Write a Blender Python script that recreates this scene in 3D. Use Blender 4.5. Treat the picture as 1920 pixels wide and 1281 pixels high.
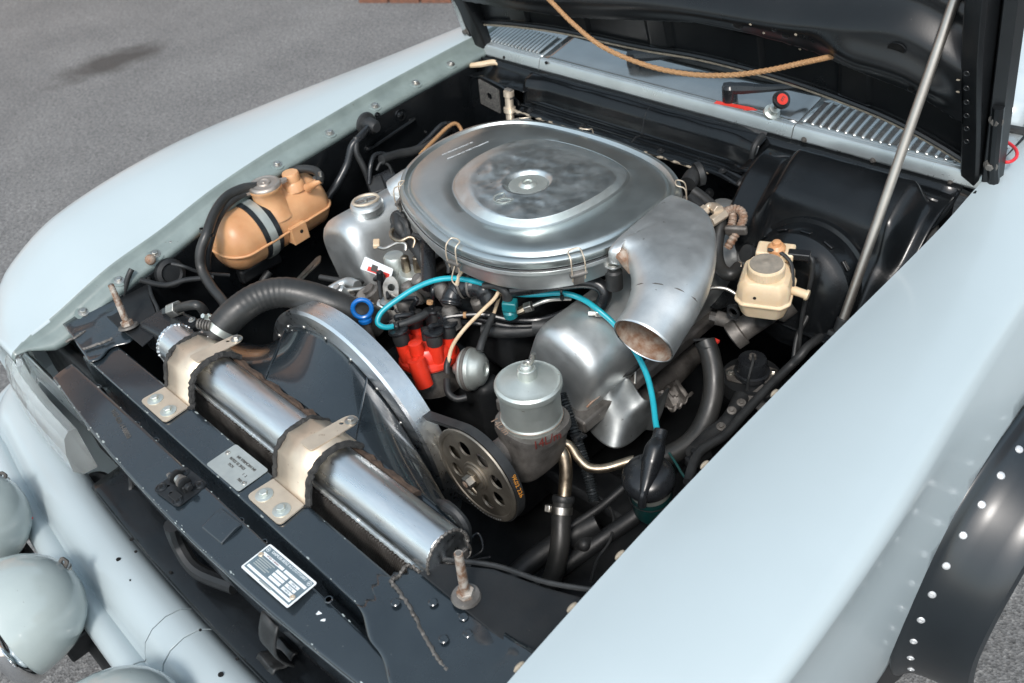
import bpy, bmesh, math, random
from mathutils import Vector, Matrix, noise
from mathutils.geometry import tessellate_polygon
random.seed(7)
for o in list(bpy.data.objects): bpy.data.objects.remove(o)
SC = bpy.context.scene
COL = SC.collection

# ---------------------------------------------------------------- camera
IW, IH, FPX = 1920.0, 1281.0, 1738.1
CAMP = Vector((1.2319, -.293, 1.885))
YAW, PITCH, ROLL = -.8766, .666, -.1489
CF = Vector((math.sin(YAW)*math.cos(PITCH), math.cos(YAW)*math.cos(PITCH), -math.sin(PITCH)))
_r = Vector((math.cos(YAW), -math.sin(YAW), 0)); _u = _r.cross(CF)
CR = _r*math.cos(ROLL) + _u*math.sin(ROLL)
CU = -_r*math.sin(ROLL) + _u*math.cos(ROLL)
cam = bpy.data.cameras.new('camera'); camo = bpy.data.objects.new('camera', cam); COL.objects.link(camo)
cam.sensor_fit = 'HORIZONTAL'; cam.sensor_width = 36; cam.lens = FPX/IW*36
cam.clip_start = .05; cam.clip_end = 500
mw = Matrix.Identity(4)
for i in range(3):
    mw[i][0], mw[i][1], mw[i][2], mw[i][3] = CR[i], CU[i], -CF[i], CAMP[i]
camo.matrix_world = mw
cam.dof.use_dof = True; cam.dof.focus_distance = 1.72; cam.dof.aperture_fstop = 5.6
SC.camera = camo

# ---------------------------------------------------------------- sky and sun
SUN_EL, SUN_AZ = math.radians(50), math.radians(142)     # azimuth of the sun, clockwise from +Y
world = bpy.data.worlds.new('World'); SC.world = world; world.use_nodes = True
wn, wl = world.node_tree.nodes, world.node_tree.links
wn.clear()
sky = wn.new('ShaderNodeTexSky'); sky.sky_type = 'NISHITA'; sky.sun_disc = False
sky.sun_elevation = SUN_EL; sky.sun_rotation = SUN_AZ; sky.air_density = 1.2; sky.dust_density = 1.5; sky.ozone_density = 1.6
hs = wn.new('ShaderNodeHueSaturation'); hs.inputs['Saturation'].default_value = .58; hs.inputs['Hue'].default_value = .472
wb = wn.new('ShaderNodeBackground'); wb.inputs['Strength'].default_value = .15
wo = wn.new('ShaderNodeOutputWorld')
wl.new(sky.outputs[0], hs.inputs['Color']); wl.new(hs.outputs[0], wb.inputs[0]); wl.new(wb.outputs[0], wo.inputs[0])
sun = bpy.data.lights.new('sun', 'SUN'); sun.energy = 1.45; sun.angle = math.radians(11); sun.color = (1, .955, .9)
suno = bpy.data.objects.new('sun', sun); COL.objects.link(suno)
sd = Vector((math.sin(SUN_AZ)*math.cos(SUN_EL), math.cos(SUN_AZ)*math.cos(SUN_EL), math.sin(SUN_EL)))
suno.rotation_euler = sd.to_track_quat('Z', 'Y').to_euler()
vs = SC.view_settings; vs.view_transform = 'Standard'; vs.look = 'None'; vs.exposure = 0.80; vs.gamma = 1.0
vs.use_curve_mapping = False

# ---------------------------------------------------------------- helpers
def V(*a): return Vector(a)
def A(px, py, z=None, y=None, x=None):
    """point of the place seen at photograph pixel (px,py) on a plane of known height / depth"""
    d = CF + CR*((px-IW/2)/FPX) - CU*((py-IH/2)/FPX)
    if z is not None: t = (z-CAMP.z)/d.z
    elif y is not None: t = (y-CAMP.y)/d.y
    else: t = (x-CAMP.x)/d.x
    return CAMP + d*t
def AZ(l): return [A(p[0], p[1], z=p[2]) for p in l]
def FR(o, z, x=None):
    z = Vector(z).normalized()
    x = Vector(x) if x is not None else (V(1, 0, 0) if abs(z.x) < .9 else V(0, 1, 0))
    x = (x - z*x.dot(z)).normalized(); y = z.cross(x)
    m = Matrix.Identity(4)
    for i in range(3): m[i][0], m[i][1], m[i][2], m[i][3] = x[i], y[i], z[i], o[i]
    return m
def lerp(a, b, t): return a + (b-a)*t
def tab(t, v):
    if v <= t[0][0]: return t[0][1]
    for i in range(len(t)-1):
        if v <= t[i+1][0]:
            k = (v-t[i][0])/(t[i+1][0]-t[i][0]); p0 = t[max(i-1, 0)]; p3 = t[min(i+2, len(t)-1)]
            a, b = t[i][1], t[i+1][1]; h = t[i+1][0]-t[i][0]
            ma = (b-p0[1])/(t[i+1][0]-p0[0])*h; mb = (p3[1]-a)/(p3[0]-t[i][0])*h
            return (2*k**3-3*k*k+1)*a+(k**3-2*k*k+k)*ma+(-2*k**3+3*k*k)*b+(k**3-k*k)*mb
    return t[-1][1]
def spline(P, n=8, closed=False):
    P = [Vector(p) for p in P]; N = len(P); out = []
    rng = N if closed else N-1
    for i in range(rng):
        if closed: p0, p1, p2, p3 = P[i-1], P[i], P[(i+1) % N], P[(i+2) % N]
        else: p0, p1, p2, p3 = P[max(i-1, 0)], P[i], P[i+1], P[min(i+2, N-1)]
        for j in range(n):
            t = j/n
            out.append(.5*((2*p1)+(p2-p0)*t+(2*p0-5*p1+4*p2-p3)*t*t+(3*p1-p0-3*p2+p3)*t**3))
    if not closed: out.append(P[-1])
    return out
def rpoly(P, r, n=5):
    out = []; N = len(P)
    for i in range(N):
        p = Vector(P[i][:2]); a = Vector(P[i-1][:2])-p; b = Vector(P[(i+1) % N][:2])-p
        rr = r[i] if isinstance(r, (list, tuple)) else r
        d = min(rr, a.length*.45, b.length*.45)
        if d <= 1e-6: out.append((p.x, p.y)); continue
        s, e = p+a.normalized()*d, p+b.normalized()*d
        for j in range(n+1):
            t = j/n; q = (1-t)**2*s+2*t*(1-t)*p+t*t*e; out.append((q.x, q.y))
    return out
def circ(r, n=16, c=(0, 0), ry=None, a0=0):
    ry = r if ry is None else ry
    return [(c[0]+r*math.cos(a0+2*math.pi*i/n), c[1]+ry*math.sin(a0+2*math.pi*i/n)) for i in range(n)]

class MB:
    def __init__(s): s.v = []; s.f = []
    def add(s, vs, fs):
        k = len(s.v); s.v += [Vector(v) for v in vs]; s.f += [tuple(i+k for i in f) for f in fs]; return s
    def box(s, c, size, m=None):
        x, y, z = [d/2 for d in size]; c = Vector(c)
        vs = [V(i*x, j*y, k*z) for i in (-1, 1) for j in (-1, 1) for k in (-1, 1)]
        vs = [(m @ (v+c)) if m else v+c for v in vs]
        return s.add(vs, [(0, 1, 3, 2), (4, 6, 7, 5), (0, 4, 5, 1), (2, 3, 7, 6), (0, 2, 6, 4), (1, 5, 7, 3)])
    def loft(s, secs, closed=True, cap=(True, True), ring=False):
        n = len(secs[0]); vs = [p for q in secs for p in q]; fs = []
        m = len(secs)
        for i in range(m if ring else m-1):
            i2 = (i+1) % m
            for j in range(n if closed else n-1):
                j2 = (j+1) % n
                fs.append((i*n+j, i*n+j2, i2*n+j2, i2*n+j))
        if closed and not ring:
            if cap[0]: fs.append(tuple(range(n))[::-1])
            if cap[1]: fs.append(tuple((m-1)*n+i for i in range(n)))
        return s.add(vs, fs)
    def lathe(s, prof, m, seg=32, cap=(True, True), a=None):
        secs = []
        if a:
            for (r, h) in prof:
                secs.append([m @ V(r*math.cos(lerp(a[0], a[1], i/seg)), r*math.sin(lerp(a[0], a[1], i/seg)), h) for i in range(seg+1)])
            return s.loft(secs, closed=False)
        for (r, h) in prof:
            secs.append([m @ V(max(r, 1e-5)*math.cos(2*math.pi*i/seg), max(r, 1e-5)*math.sin(2*math.pi*i/seg), h) for i in range(seg)])
        return s.loft(secs, cap=cap)
    def cyl(s, p0, p1, r0, r1=None, seg=20):
        p0, p1 = Vector(p0), Vector(p1)
        return s.lathe([(r0, 0), (r0 if r1 is None else r1, (p1-p0).length)], FR(p0, p1-p0), seg)
    def tube(s, P, r, seg=12, n=8, smooth=True, closed=False):
        P = [Vector(p) for p in P]; k = len(P)
        Q = spline(P, n, closed) if smooth else P
        N = len(Q); secs = []; nx = None
        for i, q in enumerate(Q):
            if closed: t = (Q[(i+1) % N]-Q[i-1]).normalized()
            else: t = (Q[min(i+1, N-1)]-Q[max(i-1, 0)]).normalized()
            if nx is None:
                nx = t.cross(V(0, 0, 1)); nx = nx if nx.length > .1 else t.cross(V(1, 0, 0))
            nx = (nx-t*nx.dot(t)).normalized(); ny = t.cross(nx)
            if isinstance(r, (list, tuple)):
                u = i/(N-1)*(len(r)-1); a = min(int(u), len(r)-2); rr = lerp(r[a], r[a+1], u-a)
            elif callable(r): rr = r(i/(N-1))
            else: rr = r
            secs.append([q+nx*rr*math.cos(2*math.pi*j/seg)+ny*rr*math.sin(2*math.pi*j/seg) for j in range(seg)])
        return s.loft(secs, ring=closed)
    def plate(s, outer, holes, t, m):
        """flat plate in the XY plane of m, from z=0 up to z=t, with holes"""
        loops = [list(outer)]+[list(h) for h in holes]
        tri = tessellate_polygon([[V(p[0], p[1], 0) for p in l] for l in loops])
        flat = [p for l in loops for p in l]; n = len(flat)
        vs = [m @ V(p[0], p[1], 0) for p in flat]+[m @ V(p[0], p[1], t) for p in flat]
        fs = []
        for a, b, c in tri:
            pa, pb, pc = flat[a], flat[b], flat[c]
            cr = (pb[0]-pa[0])*(pc[1]-pa[1])-(pb[1]-pa[1])*(pc[0]-pa[0])
            if cr < 0: b, c = c, b
            fs.append((c, b, a)); fs.append((a+n, b+n, c+n))
        k = 0
        for l in loops:
            q = len(l)
            for i in range(q):
                a, b = k+i, k+(i+1) % q; fs.append((a, b, b+n, a+n))
            k += q
        return s.add(vs, fs)
    def sphere(s, c, r, sx=1, sy=1, sz=1, seg=20, m=None):
        pr = [(r*math.sin(math.pi*i/12), -r*math.cos(math.pi*i/12)) for i in range(13)]
        mm = (m if m else Matrix.Translation(Vector(c))) @ Matrix.Diagonal((sx, sy, sz, 1))
        return s.lathe(pr, mm, seg, cap=(False, False))
    def grid(s, fn, nu, nv):
        vs = [fn(i/nu, j/nv) for i in range(nu+1) for j in range(nv+1)]
        fs = [(i*(nv+1)+j, (i+1)*(nv+1)+j, (i+1)*(nv+1)+j+1, i*(nv+1)+j+1) for i in range(nu) for j in range(nv)]
        return s.add(vs, fs)
    def build(s, name, mat, parent=None, smooth=35, bevel=0, seg=2, solid=0, sub=0, label=None, kind=None, off=-1, wn=None):
        me = bpy.data.meshes.new(name); me.from_pydata([tuple(v) for v in s.v], [], s.f)
        bm = bmesh.new(); bm.from_mesh(me)
        bmesh.ops.remove_doubles(bm, verts=bm.verts, dist=1e-6)
        if not solid: bmesh.ops.recalc_face_normals(bm, faces=bm.faces)
        bm.to_mesh(me); bm.free()
        if smooth:
            me.shade_smooth(); me.set_sharp_from_angle(angle=math.radians(smooth))
        me.materials.append(mat)
        o = bpy.data.objects.new(name, me); COL.objects.link(o)
        if solid:
            d = o.modifiers.new('solid', 'SOLIDIFY'); d.thickness = solid; d.offset = off; d.use_even_offset = False
        if bevel:
            b = o.modifiers.new('bevel', 'BEVEL'); b.width = bevel; b.segments = seg; b.limit_method = 'ANGLE'; b.angle_limit = math.radians(38)
            b.harden_normals = False
        if sub:
            d = o.modifiers.new('sub', 'SUBSURF'); d.levels = sub; d.render_levels = sub
        if (bevel and smooth) if wn is None else wn:
            d = o.modifiers.new('weighted', 'WEIGHTED_NORMAL'); d.keep_sharp = True; d.weight = 90
        if parent: o.parent = parent
        if label: o['label'] = label
        if kind: o['kind'] = kind
        return o
from mathutils.bvhtree import BVHTree
def hit(o, px, py):
    bv = BVHTree.FromPolygons([v.co for v in o.data.vertices], [tuple(p.vertices) for p in o.data.polygons])
    d = (CF + CR*((px-IW/2)/FPX) - CU*((py-IH/2)/FPX)).normalized()
    p, n, i, t = bv.ray_cast(CAMP, d)
    if p is None: return None, None
    if n.dot(d) > 0: n = -n
    return p, n
def thing(name, label, cat, loc=(0, 0, 0), group=None):
    o = bpy.data.objects.new(name, None); COL.objects.link(o); o.location = loc; o.empty_display_size = .1
    o['label'] = label; o['category'] = cat
    if group: o['group'] = group
    return o
def tag(o, label, cat, group=None):
    o['label'] = label; o['category'] = cat
    if group: o['group'] = group
    return o
def inst(src, name, m, parent):
    o = bpy.data.objects.new(name, src.data); COL.objects.link(o); o.matrix_world = m
    for md in src.modifiers:
        if md.type == 'BEVEL':
            b = o.modifiers.new('bevel', 'BEVEL'); b.width = md.width; b.segments = md.segments; b.limit_method = 'ANGLE'; b.angle_limit = md.angle_limit
    o.parent = parent
    return o
def text_part(txt, size, m, mat, parent, name='lettering', depth=.0004, align='CENTER', sx=1):
    cu = bpy.data.curves.new(name, 'FONT'); cu.body = txt; cu.size = size; cu.extrude = depth; cu.align_x = align; cu.align_y = 'CENTER'
    cu.resolution_u = 2
    o = bpy.data.objects.new(name+'_src', cu); COL.objects.link(o)
    dg = bpy.context.evaluated_depsgraph_get()
    me = bpy.data.meshes.new_from_object(o.evaluated_get(dg))
    bpy.data.objects.remove(o)
    me.transform(m @ Matrix.Diagonal((sx, 1, 1, 1))); me.materials.clear(); me.materials.append(mat)
    t = bpy.data.objects.new(name, me); COL.objects.link(t); t.parent = parent
    return t

# ---------------------------------------------------------------- materials
def mk(name, c1, c2=None, scale=12, metal=0, rough=.4, rough2=None, bump=0, bscale=120, coat=0, crough=.08,
       speck=None, sscale=160, samt=.1, sub=0, emit=None, det=6, thr=(.35, .7), stretch=None, spec=None, alpha=None, trans=0, bump2=0, b2scale=15, ior=None):
    m = bpy.data.materials.new(name); m.use_nodes = True
    n, l = m.node_tree.nodes, m.node_tree.links
    b = n['Principled BSDF']; b.inputs['Metallic'].default_value = metal
    tc = n.new('ShaderNodeTexCoord'); co = tc.outputs['Object']
    if stretch:
        mp = n.new('ShaderNodeMapping'); mp.inputs['Scale'].default_value = stretch; l.new(co, mp.inputs[0]); co = mp.outputs[0]
    def nz(sc, d=det):
        t = n.new('ShaderNodeTexNoise'); t.inputs['Scale'].default_value = sc; t.inputs['Detail'].default_value = d
        t.inputs['Roughness'].default_value = .6
        l.new(co, t.inputs['Vector']); return t.outputs['Fac']
    def ramp(f, lo, hi):
        r = n.new('ShaderNodeMapRange'); r.inputs[1].default_value, r.inputs[2].default_value = lo, hi; l.new(f, r.inputs[0]); return r.outputs[0]
    def mix(f, a, bb):
        x = n.new('ShaderNodeMix'); x.data_type = 'RGBA'; l.new(f, x.inputs[0])
        for s, k in ((a, 6), (bb, 7)):
            if isinstance(s, tuple): x.inputs[k].default_value = (*s, 1)
            else: l.new(s, x.inputs[k])
        return x.outputs[2]
    fac = ramp(nz(scale), *thr)
    col = mix(fac, c1, c2) if c2 else None
    if speck:
        sf = ramp(nz(sscale, 3), .72-samt, .78-samt*.5)
        col = mix(sf, col if col is not None else c1, speck)
    if col is not None: l.new(col, b.inputs['Base Color'])
    else: b.inputs['Base Color'].default_value = (*c1, 1)
    b.inputs['Roughness'].default_value = rough
    if rough2 is not None:
        r = n.new('ShaderNodeMapRange'); r.inputs[1].default_value, r.inputs[2].default_value = .3, .7
        r.inputs[3].default_value, r.inputs[4].default_value = rough, rough2
        l.new(nz(scale*1.7), r.inputs[0]); l.new(r.outputs[0], b.inputs['Roughness'])
    if bump:
        bp = n.new('ShaderNodeBump'); bp.inputs['Strength'].default_value = bump; bp.inputs['Distance'].default_value = .002
        l.new(nz(bscale, 4), bp.inputs['Height']); nn = bp.outputs[0]
        if bump2:
            b2 = n.new('ShaderNodeBump'); b2.inputs['Strength'].default_value = bump2; b2.inputs['Distance'].default_value = .01
            l.new(nz(b2scale, 2), b2.inputs['Height']); l.new(nn, b2.inputs['Normal']); nn = b2.outputs[0]
        l.new(nn, b.inputs['Normal'])
    b.inputs['Coat Weight'].default_value = coat; b.inputs['Coat Roughness'].default_value = crough
    if sub:
        b.inputs['Subsurface Weight'].default_value = sub; b.inputs['Subsurface Radius'].default_value = (.01, .005, .003); b.inputs['Subsurface Scale'].default_value = 1
    if trans: b.inputs['Transmission Weight'].default_value = trans
    if spec is not None: b.inputs['Specular IOR Level'].default_value = spec
    if ior: b.inputs['IOR'].default_value = ior
    return m
M = {}
M['paint'] = mk('silver_blue_paint', (.415, .480, .502), (.395, .458, .478), 3, metal=.0, rough=.36, coat=.38, crough=.10, speck=(.36, .41, .42), sscale=260, samt=-.01)
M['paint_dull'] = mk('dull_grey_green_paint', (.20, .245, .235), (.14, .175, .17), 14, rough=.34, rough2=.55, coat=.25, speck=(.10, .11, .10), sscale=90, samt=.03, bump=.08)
M['paint_cowl'] = mk('worn_silver_paint', (.44, .475, .48), (.36, .39, .39), 9, metal=.6, rough=.24, rough2=.36, coat=.6, speck=(.28, .25, .22), sscale=120, samt=.0)
M['cowltop'] = mk('glossy_silver_cowl', (.36, .375, .37), (.30, .31, .305), 9, metal=.85, rough=.13, rough2=.22, coat=.5, speck=(.28, .25, .22), sscale=120, samt=.0, bump=.02, bump2=.05, b2scale=8)
M['black'] = mk('black_bay_paint', (.004, .005, .006), (.008, .009, .010), 9, rough=.15, rough2=.30, bump=.04, bscale=300, speck=(.08, .08, .075), sscale=210, samt=-.005, bump2=.06, b2scale=18, spec=.38)
M['blackm'] = mk('matt_black_steel', (.006, .007, .008), (.012, .013, .014), 14, rough=.42, rough2=.65, bump=.1, bscale=260, speck=(.05, .047, .045), sscale=170, samt=-.005)
M['slam'] = mk('satin_black_panel_paint', (.010, .015, .020), (.018, .025, .030), 5, rough=.17, rough2=.36, coat=1.0, crough=.07, bump=.07, bscale=420, speck=(.13, .13, .125), sscale=170, samt=-.005, bump2=.22, b2scale=8)
M['hoodin'] = mk('satin_black_hood_lining', (.005, .006, .007), (.009, .010, .011), 6, rough=.26, rough2=.40, bump=.06, bscale=400, speck=(.12, .11, .10), sscale=150, samt=-.01, spec=.42)
M['rubber'] = mk('black_rubber', (.012, .013, .014), (.030, .031, .031), 22, rough=.42, rough2=.62, bump=.08, bscale=300, speck=(.06, .055, .05), sscale=190, samt=.05)
M['hose'] = mk('aged_radiator_hose_rubber', (.016, .017, .017), (.034, .033, .031), 18, rough=.34, rough2=.5, bump=.10, bscale=260)
M['plastic'] = mk('black_plastic', (.010, .011, .013), (.018, .020, .022), 25, rough=.22, rough2=.36, bump=.03, speck=(.06, .06, .06), sscale=200, samt=.02)
M['alu'] = mk('bare_aluminium', (.80, .82, .83), (.70, .72, .73), 10, metal=1, rough=.24, rough2=.40, bump=.05, bscale=500, stretch=(1, 6, 6), speck=(.5, .51, .51), sscale=90, samt=.0)
M['alulid'] = mk('aged_pressed_aluminium_lid', (.60, .65, .645), (.50, .55, .545), 7, metal=.95, rough=.30, rough2=.42, bump=.04, bscale=420, speck=(.74, .76, .75), sscale=150, samt=.0)
M['aludome'] = mk('hammered_aluminium_dome', (.74, .785, .78), (.62, .67, .665), 18, metal=1, rough=.36, rough2=.52, bump=.06, bscale=260, bump2=.07, b2scale=34, speck=(.30, .29, .26), sscale=60, samt=.02)
M['cast'] = mk('cast_aluminium', (.72, .74, .735), (.56, .58, .575), 14, metal=.9, rough=.38, rough2=.52, bump=.10, bscale=420, speck=(.26, .25, .23), sscale=50, samt=.02)
M['castdark'] = mk('grimy_cast_metal', (.22, .205, .19), (.085, .078, .07), 26, metal=.6, rough=.45, rough2=.7, bump=.3, bscale=300, speck=(.36, .32, .27), sscale=90, samt=.03)
M['steel'] = mk('zinc_plated_steel', (.55, .54, .51), (.38, .36, .32), 60, metal=1, rough=.3, rough2=.5, bump=.05)
M['gold'] = mk('yellow_zinc_bracket', (.70, .59, .46), (.56, .47, .37), 22, metal=.6, rough=.34, rough2=.5, bump=.06, bscale=300, speck=(.28, .16, .08), sscale=60, samt=.04)
M['brasspipe'] = mk('tarnished_steel_pipe', (.40, .34, .26), (.23, .18, .13), 60, metal=1, rough=.33, rough2=.5, bump=.06)
M['can'] = mk('zinc_grey_can', (.60, .635, .60), (.50, .535, .50), 24, metal=.75, rough=.38, rough2=.5, bump=.06, speck=(.3, .28, .24), sscale=110, samt=.02)
M['orange'] = mk('amber_plastic_tank', (.66, .37, .19), (.52, .255, .115), 11, rough=.28, rough2=.44, sub=.25, speck=(.30, .13, .05), sscale=40, samt=.01, bump=.04)
M['cream'] = mk('cream_plastic_tank', (.76, .62, .44), (.66, .48, .29), 16, rough=.34, rough2=.5, sub=.25, bump=.03, speck=(.34, .2, .1), sscale=70, samt=.0)
M['red'] = mk('red_distributor_plastic', (.75, .042, .018), (.62, .03, .012), 40, rough=.28, rough2=.4, speck=(.3, .04, .02), sscale=120, samt=.0)
M['teal'] = mk('teal_wire_sheath', (.010, .36, .44), (.012, .30, .37), 40, rough=.3, bump=.02)
M['tealp'] = mk('dark_teal_plastic', (.006, .16, .18), (.01, .12, .13), 60, rough=.35)
M['blue'] = mk('blue_plastic_ring', (.006, .13, .44), None, rough=.28)
M['tan'] = mk('cream_vacuum_line', (.66, .52, .36), (.55, .40, .25), 40, rough=.38, sub=.1)
M['cordm'] = mk('braided_tan_cord', (.42, .24, .11), (.25, .13, .06), 300, rough=.6, bump=.5, bscale=500)
M['rust'] = mk('rusty_steel', (.22, .11, .06), (.42, .36, .30), 60, metal=.3, rough=.7, bump=.3, bscale=300)
M['pinm'] = mk('chipped_pale_pin', (.46, .42, .37), (.20, .11, .065), 70, metal=.3, rough=.55, bump=.3, bscale=300, thr=(.42, .62))
M['foam'] = mk('brown_foam_strip', (.10, .065, .045), (.05, .034, .026), 60, rough=.95, bump=.9, bscale=160)
M['felt'] = mk('black_felt_pad', (.018, .018, .018), (.05, .048, .045), 80, rough=.95, bump=.9, bscale=260)
M['white'] = mk('white_enamel_print', (.72, .75, .76), None, rough=.4)
M['greyplate'] = mk('grey_anodised_plate', (.45, .48, .46), (.38, .41, .40), 40, metal=.5, rough=.4, rough2=.52, bump=.05)
M['dial'] = mk('grey_blue_plate_print', (.12, .165, .19), None, rough=.4)
M['ink'] = mk('dark_ink', (.05, .045, .04), None, rough=.6)
M['inkred'] = mk('dark_red_marker', (.13, .02, .015), None, rough=.6)
M['redpaint'] = mk('red_sticker', (.62, .04, .025), None, rough=.4)
M['redwire'] = mk('red_wire', (.6, .02, .03), None, rough=.3)
M['greencan'] = mk('green_coil_can', (.008, .085, .085), (.02, .06, .055), 40, metal=.2, rough=.35)
M['ochre'] = mk('orange_label', (.6, .25, .04), None, rough=.5)
M['lamp'] = mk('grey_enamel_lamp_shell', (.42, .475, .46), (.38, .435, .425), 12, rough=.22, coat=.8, speck=(.22, .23, .21), sscale=130, samt=.0)
M['chrome'] = mk('chrome', (.86, .87, .88), None, metal=1, rough=.06)
M['lens'] = mk('clear_ribbed_plastic_lens', (.86, .89, .88), None, rough=.08, trans=.85, ior=1.45)
M['screen'] = mk('sky_painted_windscreen', (.50, .56, .59), (.42, .49, .52), 6, rough=.2, coat=1, crough=.03, stretch=(1, 5, 5))  # pale base colour stands in for bright sky reflected in the glass
M['glass'] = mk('windscreen_glass', (.03, .045, .05), None, rough=.03, coat=1, crough=.02, spec=.9)
M['rubberband'] = mk('strap_rubber', (.011, .014, .017), None, rough=.35)
M['flare'] = mk('black_fibreglass_flare', (.007, .011, .014), (.010, .014, .018), 6, rough=.3, rough2=.4, bump=.02, speck=(.07, .07, .07), sscale=200, samt=-.03, coat=.3, crough=.2)
M['rivet'] = mk('pale_aluminium_rivet', (.62, .63, .64), None, metal=.5, rough=.35)
M['seal'] = mk('sandy_edge_sealant', (.40, .34, .26), (.2, .17, .13), 80, rough=.9, bump=.4)
M['conduit'] = mk('corrugated_black_conduit', (.016, .019, .021), None, rough=.38)
M['rod'] = mk('dull_steel_rod', (.44, .41, .37), (.36, .33, .30), 20, metal=.9, rough=.36, rough2=.46)
M['hole'] = mk('dark_hole', (.003, .003, .003), None, rough=.9)
M['tyre'] = mk('tyre_rubber', (.015, .015, .016), None, rough=.8, bump=.2)
# ================================================================ the ground
def asphalt():
    m = bpy.data.materials.new('asphalt'); m.use_nodes = True; n, l = m.node_tree.nodes, m.node_tree.links
    b = n['Principled BSDF']; tc = n.new('ShaderNodeTexCoord'); co = tc.outputs['Object']
    def nz(s, d=5):
        t = n.new('ShaderNodeTexNoise'); t.inputs['Scale'].default_value = s; t.inputs['Detail'].default_value = d; l.new(co, t.inputs['Vector']); return t.outputs['Fac']
    def cr(f, st):
        r = n.new('ShaderNodeValToRGB'); e = r.color_ramp.elements
        e[0].position, e[0].color = st[0][0], (*st[0][1], 1); e[1].position, e[1].color = st[-1][0], (*st[-1][1], 1)
        for p, c in st[1:-1]: x = e.new(p); x.color = (*c, 1)
        l.new(f, r.inputs[0]); return r.outputs[0]
    def mixc(t, f, a, c):
        x = n.new('ShaderNodeMix'); x.data_type = 'RGBA'; x.blend_type = t
        if isinstance(f, float): x.inputs[0].default_value = f
        else: l.new(f, x.inputs[0])
        for s, k in ((a, 6), (c, 7)):
            if isinstance(s, tuple): x.inputs[k].default_value = (*s, 1)
            else: l.new(s, x.inputs[k])
        return x.outputs[2]
    base = cr(nz(2.2), [(.3, (.150, .150, .150)), (.7, (.195, .194, .192))])
    vo = n.new('ShaderNodeTexVoronoi'); vo.inputs['Scale'].default_value = 170; l.new(co, vo.inputs['Vector'])
    grain = cr(vo.outputs['Color'], [(.0, (.45, .45, .45)), (.5, (.95, .95, .95)), (.85, (1.15, 1.14, 1.12)), (1, (1.9, 1.85, 1.8))])
    c = mixc('MULTIPLY', 1.0, base, grain)
    c = mixc('MULTIPLY', .8, c, cr(nz(60, 6), [(.3, (.6, .6, .6)), (.7, (1.3, 1.3, 1.3))]))
    # old oil stain with a shape of its own
    sp = A(205, 118, z=0)
    mp = n.new('ShaderNodeMapping'); mp.inputs['Location'].default_value = (-sp.x, -sp.y, 0); l.new(co, mp.inputs[0])
    m2 = n.new('ShaderNodeMapping'); m2.inputs['Rotation'].default_value = (0, 0, math.radians(-28)); m2.inputs['Scale'].default_value = (4.6, 2.6, 1); l.new(mp.outputs[0], m2.inputs[0])
    ln = n.new('ShaderNodeVectorMath'); ln.operation = 'LENGTH'; l.new(m2.outputs[0], ln.inputs[0])
    ad = n.new('ShaderNodeMath'); ad.operation = 'MULTIPLY_ADD'; ad.inputs[1].default_value = 1.3; l.new(nz(5), ad.inputs[0]); l.new(ln.outputs['Value'], ad.inputs[2])
    rg = n.new('ShaderNodeMapRange'); rg.inputs[1].default_value, rg.inputs[2].default_value = 1.0, 1.75; rg.inputs[3].default_value, rg.inputs[4].default_value = .85, 0; l.new(ad.outputs[0], rg.inputs[0])
    c = mixc('MIX', rg.outputs[0], c, (.040, .036, .033))
    l.new(c, b.inputs['Base Color']); b.inputs['Roughness'].default_value = .85
    bp = n.new('ShaderNodeBump'); bp.inputs['Strength'].default_value = .6; bp.inputs['Distance'].default_value = .004
    l.new(vo.outputs['Distance'], bp.inputs['Height']); l.new(bp.outputs[0], b.inputs['Normal'])
    return m
mb = MB(); S = 60
mb.add([(-S, -S, 0), (S, -S, 0), (S, S, 0), (-S, S, 0)], [(0, 1, 2, 3)])
g = mb.build('asphalt_ground', asphalt(), smooth=0); g['kind'] = 'structure'
# brick edging of a bed beyond the asphalt
k0, k1 = A(698, -3, z=.03), A(858, -3, z=.03)
kd = (k1-k0).normalized(); kn = V(-kd.y, kd.x, 0)
M['brick'] = mk('red_brick', (.22, .095, .06), (.13, .07, .05), 30, rough=.9, bump=.5, bscale=90)
kmb = MB()
for i in range(0, 5):
    c = k0+kd*(i*.222)+kn*.05
    kmb.box((0, 0, 0), (.21, .10, .065), FR((c.x, c.y, .028+random.uniform(-.004, .004)), (0, 0, 1), kd))
    if i == 0:
        kerb = kmb.build('brick_edging', M['brick'], None, bevel=.006); kerb['kind'] = 'structure'
    else:
        kmb.build('brick', M['brick'], kerb, bevel=.006)
    kmb = MB()

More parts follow.
